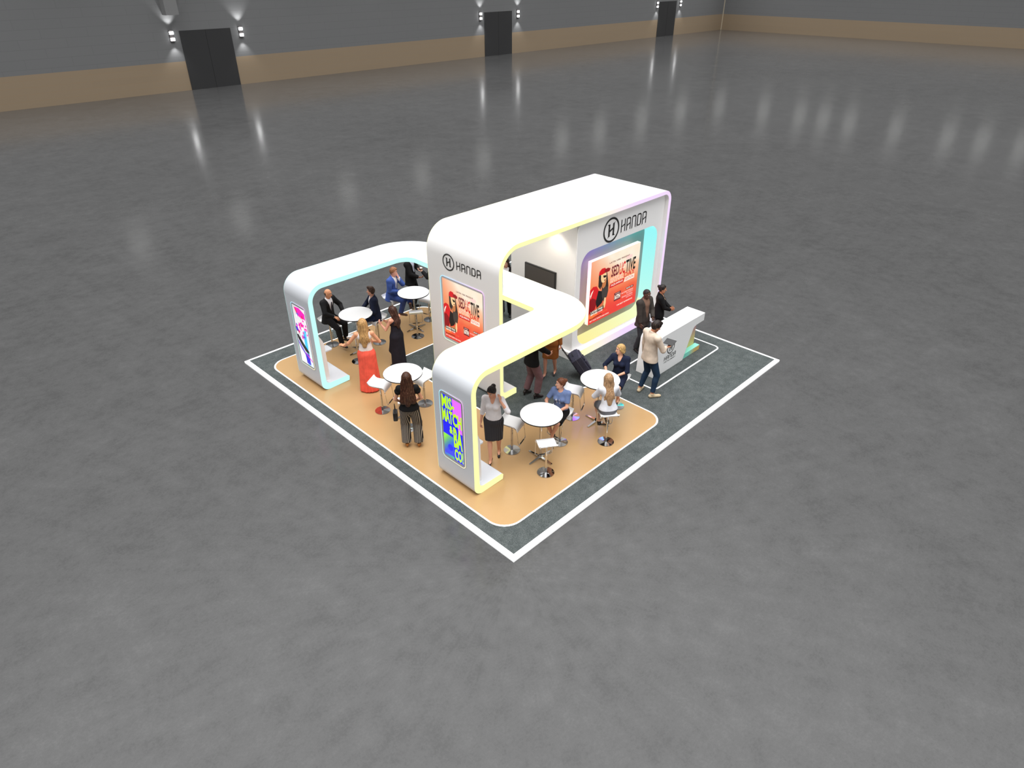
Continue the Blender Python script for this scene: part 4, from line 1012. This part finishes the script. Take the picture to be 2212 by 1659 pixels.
# man in navy blazer
b = Body(1.74, pelvis=sit(), lean=4, head=(-18, -2), hand={1: dict(at=(.28, .18, .98), el=(-.6, .8, -.2), palm=(0, -1, 0), curl=30), -1: dict(at=(.36, -.14, 1.0), el=(-.5, -1, 0), palm=(0, 0, -1))}, foot=FR)
person('man in a navy blazer and white T-shirt with quiffed brown hair, seated facing left', 3.14, 8.33, 152, b, (222, 164, 138), 'quiff', (70, 50, 42),
       [('t_shirt', b.top(.012, .3, .07, 'round'), WHITEC), ('blazer', b.top(.026, .97, -.17, None, flare=.014, open_=(.02, .10, .05)), NAVY), ('jeans', b.legs(.014, .96), cloth('jeans_dark', (32, 46, 84)))], ('low', SHB), beard=.35)
# man in bright blue suit
b = Body(1.80, pelvis=sit(.02), lean=9, head=(4, 6), hand={-1: dict(at=(.30, -.10, 1.0), el=(-.8, -.6, -.2), palm=(0, .6, -1), curl=25), 1: dict(at=(.24, .06, 1.345), el=(.5, .25, -1), dir=(-.35, -.15, 1), palm=(-1, -.2, -.2), curl=45)},
         foot={-1: dict(at=(.30, -.08, .36), yaw=0), 1: dict(at=(.64, -.14, .70), yaw=-55, pitch=0, kn=(.3, .8, .6))})
person('man in a bright blue suit with ginger hair, legs crossed and hand at his chin', 4.22, 9.12, -64, b, (228, 166, 142), 'short', (150, 98, 66),
       suit(b, cloth('bright_blue', (72, 98, 172)), WHITEC, cloth('blue_trousers', (66, 88, 156)), hem=-.15, opn=(.10, .09, .04)), ('low', SHBR))
# blonde in coral skirt
b = Body(1.90, True, twist=4, head=(14, 4), hand={1: dict(at=(.18, .47, 1.04), el=(-.8, .6, -.6), palm=(0, -.3, -1), curl=12, dir=(.5, .8, .15)), -1: dict(at=(.25, -.16, 1.08), el=(-.5, -1, -.5), curl=25)})
person('blonde woman in a white sleeveless top and long coral skirt, back turned', 1.56, 6.50, 52, b, (226, 160, 122), 'long.30', (186, 142, 88),
       [('top', b.top(.011, 0, .10, 'round'), cloth('cream_lace', (240, 226, 218), noise=.12, ns=40)), ('skirt', b.skirt(.03, .118, .25, .17, (.014, 11)), cloth('coral', (246, 98, 78), noise=.2, ns=7))], ('low', SHN))
# brunette in black dress
b = Body(1.70, True, lean=2, head=(10, 8), hand={1: dict(at=(.36, .14, 1.20), el=(-.5, .6, -1), palm=(0, -1, 0), curl=25, dir=(.55, .1, .8)), -1: dict(at=(.36, -.10, 1.14), el=(-.6, -.9, -.9), palm=(0, 1, 0), curl=25, dir=(.6, .2, .7))})
person('brunette woman in a long black strappy dress with hands raised, facing left', 2.74, 6.90, 104, b, (226, 164, 138), 'long.27', (62, 34, 28),
       [('dress', b.top(.009, 0, .10, 'strap')+b.skirt(.035, .112, .21, .16, (.010, 9)), cloth('dress_black', (36, 34, 42)))], ('low', SHB))
# man with coffee
b = Body(1.80, hand={-1: dict(at=(.30, -.10, 1.03), el=(-.6, -.8, -.4), palm=(0, .5, 1), curl=30, dir=(1, .1, .05)), 1: dict(at=(.26, .06, 1.20), el=(-.5, 1, -.6), palm=(0, -1, 0), curl=48, dir=(.9, -.1, .3))})
person('man in a black suit holding a coffee cup, standing behind the far table', 5.20, 9.46, -62, b, (168, 116, 88), 'buzz', (26, 22, 20), suit(b, INK, cloth('grey_shirt', (176, 180, 196)), INK), ('low', SHB))
cup_at = b.W(b.wr[1]+b.fd[1]*.10+b.pn[1]*.045)
# phone holder behind the tower edge
b = Body(1.80, hand={1: dict(at=(.32, .10, 1.28), el=(-.6, .7, -.7), palm=(-.3, -.3, 1), curl=30, dir=(.9, .1, .3))})
person('person in black holding a phone, cut off by the edge of the tower', 5.53, 8.74, 130, b, (226, 170, 142), 'short', (40, 28, 24), suit(b, INK, WHITEC, INK), ('low', SHB))
ph1 = b.W(b.wr[1]+b.fd[1]*.10+b.pn[1]*.03)
# woman in striped trousers
b = Body(1.80, True, head=(4, 6), hand={1: dict(at=(.20, .20, 1.0), el=(-.9, .8, -.3), curl=30), -1: dict(at=(.22, -.17, 1.02), el=(-.9, -.9, -.3), curl=30)}, foot={1: dict(at=(0, .115, .10), yaw=6, pitch=12), -1: dict(at=(-.02, -.14, .10), yaw=-6, pitch=12)})
person('woman with long dark brown hair, black top and wide striped trousers, back turned', .84, 3.92, 50, b, (214, 154, 124), 'long.40', (58, 28, 16),
       [('top', b.top(.016, .22, -.0, 'round', loose=.01), INK), ('sleeve_ruffle', [C(b.sh[q]+v3(0, 0, .01), b.sh[q]+(b.el[q]-b.sh[q])*.35, .055, .085, .02, cuts=[(b.sh[q]+(b.el[q]-b.sh[q])*.32, b.el[q]-b.sh[q])]) for q in (1, -1)], INK),
        ('striped_trousers', b.legs(.018, 1.02, .045, .13), stripes('pinstripe_trousers', (38, 34, 34), (178, 164, 148), .030))], ('pump', SHT))
bag_at = b.W(v3(.08, .31, .80))
# woman in white blouse, walking
b = Body(1.79, True, twist=-4, head=(-22, 22), hand={1: dict(at=(.12, .155, 1.50), el=(.3, .9, -1), dir=(-.25, -.1, 1), palm=(-.4, -1, 0), curl=30), -1: dict(at=(.04, -.27, .82), curl=35)},
         foot={-1: dict(at=(.17, -.05, .10), yaw=-2, pitch=12), 1: dict(at=(-.15, .08, .12), yaw=6, pitch=20)})
person('woman in a white blouse and black pencil skirt walking, hand at her ear', 1.78, 2.34, 218, b, (222, 162, 132), 'bun', (28, 22, 22),
       [('blouse', b.top(.017, .66, .06, 'v', loose=.012), WHITEC), ('skirt', b.lap_skirt(1.0, .024), stripes('pinstripe_skirt', (34, 32, 36), (58, 56, 60), .03))], ('pump', SHB))
# seated woman in blue T-shirt
b = Body(1.72, True, pelvis=sit(.02), lean=3, head=(-44, -4), hand={1: dict(at=(.31, .02, .99), el=(-.3, 1, -.3), palm=(0, -.3, -1), curl=20, dir=(.7, -.7, 0)), -1: dict(at=(.34, -.16, 1.0), el=(-.5, -1, -.3), palm=(0, .2, -1), curl=20)},
         foot={1: dict(at=(.36, -.02, .42), yaw=-6, pitch=22), -1: dict(at=(.26, -.06, .36), yaw=0, pitch=15)})
def tee(V):
    c = np.tile(np.array(lin((104, 122, 164))), (len(V), 1)); S = (V-b.pel)@b.R/b.s
    m = (S[:, 0] > 0) & (S[:, 2] > .24) & (S[:, 2] < .37) & (np.abs(np.abs(S[:, 1]+.01)-.034) < .012) & (np.sin(S[:, 2]*150)+np.sin(S[:, 1]*260) > -.7)
    c[m] = np.array(lin((226, 224, 236))); return c
person('red-haired woman with a bun in a blue T-shirt, seated at the front table', 3.18, 1.73, 196, b, (226, 168, 140), 'bun', (104, 56, 34),
       [('t_shirt', b.top(.016, .36, .02, 'round', loose=.008), mat('fabric_blue_tee', rough=.85, attr=True, noise=.15, nscale=12), tee), ('skirt', b.lap_skirt(.92), INK)], ('pump', SHB))
# seated blonde, back turned
b = Body(1.70, True, pelvis=sit(.03), lean=9, head=(-4, 8), hand={1: dict(at=(.40, .12, 1.02), el=(-.3, 1, -.4), palm=(0, 0, -1)), -1: dict(at=(.38, -.12, 1.02), el=(-.3, -1, -.4), palm=(0, 0, -1))}, foot=FR)
person('long-haired blonde woman in a white shirt and grey skirt, seated with her back turned', 3.90, 1.02, 56, b, (226, 174, 146), 'long.38', (176, 138, 102),
       [('shirt', b.top(.022, .95, .0, 'round', loose=.012), cloth('pale_shirt', (226, 226, 232), noise=.1)), ('skirt', b.lap_skirt(.8), cloth('grey_skirt', (104, 104, 108)))], ('low', SHB))
# seated woman in navy dress
b = Body(1.75, True, pelvis=sit(.02), lean=2, head=(-46, 0), hand={1: dict(at=(.30, .03, 1.0), el=(-.4, 1, -.3), palm=(0, -.2, 1), curl=30, dir=(.6, -.7, 0)), -1: dict(at=(.33, -.20, 1.02), el=(-.6, -1, -.2), palm=(0, .2, -1), curl=20)}, foot=FR)
person('blonde woman in a navy V-neck dress holding a phone, seated near the counter', 5.20, 1.72, 198, b, (230, 172, 142), 'lowbun', (196, 156, 98),
       [('dress', b.top(.015, .62, .02, 'v'), NAVY), ('skirt', b.lap_skirt(.95), NAVY)], ('pump', SHB))
ph2 = b.W(b.wr[1]+b.fd[1]*.09+b.pn[1]*.035)
# person in mauve trousers
b = Body(1.78, False, lean=2, head=(0, 5), hand={1: dict(at=(.40, .05, 1.05), el=(-.3, 1, -.5)), -1: dict(at=(.42, -.10, 1.10), el=(-.3, -1, -.5), palm=(0, 1, 0), curl=30)},
         foot={1: dict(at=(-.06, .13, .11), yaw=10, pitch=16), -1: dict(at=(.06, -.15, .11), yaw=-6, pitch=16)})
person('person in a black jacket, mauve trousers and black heeled boots under the yellow-edged beam', 4.10, 3.46, -14, b, (222, 164, 136), 'short', (40, 28, 24),
       [('shirt', b.top(.012, .9, .06, 'stand'), WHITEC), ('jacket', b.top(.028, .97, -.08, None, open_=(.1, .08, .03)), INK), ('trousers', b.legs(.024, .92, .016), cloth('mauve', (122, 92, 96)))], ('boot', mat('boot_dark', (32, 20, 20), .4)))
# woman in brown coat
b = Body(1.76, True, head=(6, 4), hand={1: dict(at=(.05, .27, .83), el=(-1, .5, 0), curl=55, palm=(0, -1, 0)), -1: dict(at=(.26, -.16, 1.06), el=(-.7, -1, -.4), curl=25)},
         foot={1: dict(at=(-.10, .10, .12), yaw=4, pitch=20), -1: dict(at=(.12, -.10, .105), yaw=-4, pitch=14)})
person('woman in a knee-length rust brown coat pulling the suitcase', 5.16, 3.80, 205, b, (222, 160, 134), 'long.30', (60, 36, 24),
       [('coat', b.top(.026, .97, -.05, 'round', loose=.015)+b.skirt(.56, .13, .20, .1, None, (0, 0), .8), cloth('rust', (146, 86, 40)))], ('pump', SHN))
hnd = b.W(b.wr[1]+b.fd[1]*.08)
# man in grey suit
b = Body(1.80, head=(10, 12), hand={-1: dict(at=(.12, -.21, .86), el=(-1, -.8, 0), curl=20), 1: dict(at=(.25, .08, 1.0), el=(-.5, 1, -.5), palm=(0, -1, .2), curl=55, dir=(.8, -.45, .1))}, foot={1: dict(at=(.03, .10, .085), yaw=10), -1: dict(at=(-.04, -.11, .085), yaw=-20)})
person('dark-skinned man in a charcoal grey jacket standing by the glowing niche', 7.84, 2.96, -96, b, (96, 68, 56), 'buzz', (34, 28, 26),
       [('shirt', b.top(.012, .9, .04, 'stand'), cloth('taupe_shirt', (128, 98, 82))), ('jacket', b.top(.028, .95, -.17, None, flare=.014, open_=(-.05, .115, .07)), cloth('charcoal', (66, 60, 56))), ('trousers', b.legs(.018, .98, .014), cloth('slate', (54, 56, 60)))], ('low', SHB))
# hostess
b = Body(1.72, True, head=(0, 4), hand={1: dict(at=(.30, .035, 1.06), el=(-.4, 1, -.5), palm=(0, -1, .2), curl=35, dir=(.9, -.35, .1)), -1: dict(at=(.30, -.035, 1.04), el=(-.4, -1, -.5), palm=(0, 1, .2), curl=35, dir=(.9, .35, .1))})
person('hostess in a black suit with hair in a bun, hands clasped behind the counter', 8.52, 2.92, -56, b, (196, 132, 98), 'bun', (24, 16, 16),
       [('blouse', b.top(.011, .9, .09, 'v'), cloth('beige_blouse', (206, 176, 150))), ('jacket', b.top(.024, .97, -.10, None, flare=.008, open_=(.17, .075, .02)), INK), ('trousers', b.legs(.016, .97, .01), INK)], ('low', SHB))
# man in beige sweater
b = Body(2.0, lean=0, head=(-14, 28), hand={-1: dict(at=(.30, -.10, 1.10), el=(-.6, -1, -.5), palm=(0, .3, 1), curl=30, dir=(1, .1, .1)), 1: dict(at=(.05, .27, .84), el=(-1, .4, 0), curl=25)},
         foot={1: dict(at=(-.05, .15, .085), yaw=30), -1: dict(at=(.04, -.17, .085), yaw=-18)})
person('man in a beige sweater and dark jeans using a tablet in front of the counter', 6.13, 1.55, -20, b, (196, 132, 100), 'short', (28, 18, 18),
       [('sweater', b.top(.018, .97, -.09, 'round', loose=.004), cloth('beige_knit', (212, 194, 176))), ('jeans', b.legs(.010, .90, .002), cloth('jeans_blue', (34, 54, 78)))], ('low', SNK), beard=.5)
tab_at = b.W(b.wr[-1]+b.fd[-1]*.13+b.pn[-1]*.082)
# woman beyond the passage
b = Body(1.80, True, head=(0, 8), hand={-1: dict(at=(.26, -.10, 1.22), el=(-.5, -1, -.5), palm=(0, .3, 1), curl=25), 1: dict(at=(.28, .10, 1.12), el=(-.5, 1, -.5), palm=(0, -.3, 1), curl=25)}, foot={1: dict(at=(0, .11, .085)), -1: dict(at=(0, -.11, .085))})
person('dark-haired woman in black seen through the tower passage', 6.82, 7.06, 216, b, (216, 160, 134), 'long.12', (40, 18, 14), suit(b, INK, WHITEC, INK, hem=-.1), ('low', SHB))
paper_at = b.W((b.wr[1]+b.wr[-1])/2+v3(.08, 0, .03))

# ------------------------------------------------------------------ things they hold
def rot_to(o, rz_, ry_=0., rx_=0.): o.rotation_euler = (rx_, ry_, rz_)
t = thing('coffee_cup', 'paper coffee cup with white lid in the hand of the man behind the far table', 'cup', cup_at)
MB().lathe([(.028, -.055), (.038, .05)], n=24).build('cup', mat('cup_kraft', (176, 128, 92), .7), t)
MB().lathe([(.041, .048), (.041, .056), (.036, .066), (.034, .06)], n=24).build('lid', mat('cup_lid', (236, 232, 226), .5), t)
def phone(label, loc, rz_, ry_):
    t = thing('mobile_phone', label, 'phone', loc); t.rotation_euler = (0, ry_, rz_)
    MB().box(-.072, -.036, -.004, .072, .036, .004, .003).build('phone_case', mat('phone_black', (16, 16, 18), .3), t)
    MB().box(-.068, -.033, .004, .068, .033, .0046).build('phone_screen', mat('phone_glass', (10, 10, 14), .08), t)
phone('black mobile phone in the hand beside the tower edge', ph1, math.radians(128), math.radians(-25))
phone('black mobile phone in the lap of the woman in the navy dress', ph2, math.radians(150), 0)
t = thing('tablet', 'black tablet held by the man in the beige sweater', 'tablet', tab_at); t.rotation_euler = (0, math.radians(-12), math.radians(8))
MB().box(-.09, -.125, -.004, .13, .125, .004, .004).build('tablet_case', mat('tablet_black', (18, 18, 20), .35), t)
MB().box(-.08, -.115, .004, .12, .115, .0046).build('tablet_screen', mat('tablet_glass', (12, 12, 16), .1), t)
t = thing('paper_sheets', 'white papers held by the woman beyond the passage', 'papers', paper_at); t.rotation_euler = (0, math.radians(-15), math.radians(216))
MB().box(-.09, -.13, -.002, .12, .13, .003).build('sheet', mat('paper_white', (240, 240, 238), .7), t)
t = thing('handbag', 'small black handbag hanging at the side of the woman in striped trousers', 'bag', bag_at); t.rotation_euler = (0, 0, math.radians(50))
MB().rings([[(x*f+dx, y, z) for x, y in rrect(-.11, -.045, .11, .045, .03, 4)] for f, dx, z in ((.9, 0, -.13), (1, 0, -.11), (.92, 0, .04), (.85, 0, .06))]).build('bag_body', mat('bag_leather', (22, 20, 20), .45), t)
MB().tube([(-.07+.14*i/12, 0, .05+.20*math.sin(PI*i/12)) for i in range(13)], .007, 8).build('bag_strap', mat('bag_leather', (22, 20, 20), .45), t)
MB().box(-.02, .044, -.03, .02, .05, 0.0, .002).build('clasp', CHROME, t)

# trolley suitcase: leans back from the woman's hand
t = thing('trolley_suitcase', 'dark navy trolley suitcase tilted on its wheels behind the woman in the brown coat', 'suitcase', (5.66, 3.22, P+.004))
hx, hy = hnd.x-5.66, hnd.y-3.22; L = math.hypot(hx, hy); t.rotation_euler = (0, 0, math.atan2(hy, hx))
sm_ = mat('suitcase_nylon', (44, 44, 62), .7, noise=.3, nscale=20); tilt = math.atan2(L-.02, hnd.z-P-.06)
def sc_(p): x, y, z = p; c, s = math.cos(tilt), math.sin(tilt); return (x*c+z*s, y, -x*s+z*c+.05)
def bt(mb, n, m): mb.V = [sc_(p) for p in mb.V]; return mb.build(n, m, t)
hl = math.hypot(L-.02, hnd.z-P-.06)
def bx(x0, y0, z0, x1, y1, z1, b_): return MB().box(x0, y0, z0, x1, y1, z1, b_)
bt(bx(-.29, -.225, .03, .0, .225, .60, .04), 'shell', sm_)
bt(bx(-.335, -.175, .06, -.28, .175, .38, .022), 'front_pocket', sm_)
bt(bx(-.32, -.175, .41, -.28, .175, .56, .02), 'front_pocket', sm_)
zp = mat('zip_grey', (92, 92, 104), .4); mb = MB(); mb.tube([(-.14, -.227, .06), (-.14, -.227, .58), (-.14, .227, .58), (-.14, .227, .06)], .005, 6); bt(mb, 'zip', zp)
for y in (-.1, .1): bt(MB().tube([(-.005, y, .4), (-.005, y, hl)], .009, 8), 'handle_rod', BLACKRUB)
bt(MB().tube([(-.005, -.115, hl), (-.005, .115, hl)], .015, 10), 'grip', BLACKRUB)
bt(MB().tube(rounded_path([(-.12, -.06, .60), (-.12, -.06, .64), (-.12, .06, .64), (-.12, .06, .60)], .03), .009, 8), 'carry_handle', BLACKRUB)
for y in (-.16, .16):
    mb = MB(); mb.tube([(0, y-.014, .02), (0, y+.014, .02)], .045, 18); bt(mb, 'wheel', BLACKRUB)
for z_ in (.08, .3): bt(bx(-.001, -.17, z_, .012, .17, z_+.03, .004), 'back_rail', BLACKRUB)
SKYS = 3.5
# ------------------------------------------------------------------ light, sky dome and camera
w = bpy.data.worlds.new('hall_light'); sc.world = w; w.use_nodes = True; nt = w.node_tree; L = nt.links.new
bg = nt.nodes['Background']; tc = nt.nodes.new('ShaderNodeTexCoord'); sp = nt.nodes.new('ShaderNodeSeparateXYZ'); L(tc.outputs['Generated'], sp.inputs[0])
cr = nt.nodes.new('ShaderNodeValToRGB'); e = cr.color_ramp.elements
SKY = [(0., .03), (.16, .03), (.45, .04), (.62, .17), (.76, .75), (.87, 1.), (1., 1.)]
while len(e) < len(SKY): e.new(.5)
for el, (p_, v) in zip(e, SKY): el.position = p_; el.color = (v, v, v, 1)
L(sp.outputs['Z'], cr.inputs['Fac']); L(cr.outputs['Color'], bg.inputs['Color']); bg.inputs['Strength'].default_value = SKYS
al = bpy.data.lights.new('hall_lighting_rig', 'AREA'); al.shape = 'SQUARE'; al.size = 9; al.energy = 1700  # unseen area light added to brighten the booth and the near floor
ao = bpy.data.objects.new('hall_lighting_rig', al); COL.objects.link(ao); ao.location = (-1.8, -1.8, 19)
cam = bpy.data.cameras.new('camera'); co = bpy.data.objects.new('camera', cam); COL.objects.link(co); sc.camera = co
f_, pitch, yaw, roll = 1467.97, .5538, .7829, -.0014
cp, sp_, cy, sy = math.cos(pitch), math.sin(pitch), math.cos(yaw), math.sin(yaw)
fw_ = Vector((cy*cp, sy*cp, -sp_)); r_ = Vector((sy, -cy, 0)); u_ = r_.cross(fw_)
r2 = r_*math.cos(roll)+u_*math.sin(roll); u2 = -r_*math.sin(roll)+u_*math.cos(roll)
M = Matrix((( r2.x, u2.x, -fw_.x, -6.0593), (r2.y, u2.y, -fw_.y, -5.9934), (r2.z, u2.z, -fw_.z, 8.9655), (0, 0, 0, 1)))
co.matrix_world = M; cam.sensor_width = 36; cam.lens = 36*f_/2212; cam.clip_end = 500; cam.clip_start = .1
sc.view_settings.view_transform = 'Standard'; sc.view_settings.look = 'None'; sc.view_settings.exposure = 0; sc.view_settings.gamma = 1
sc.cycles.use_denoising = True; sc.cycles.max_bounces = 8; sc.cycles.sample_clamp_indirect = 6
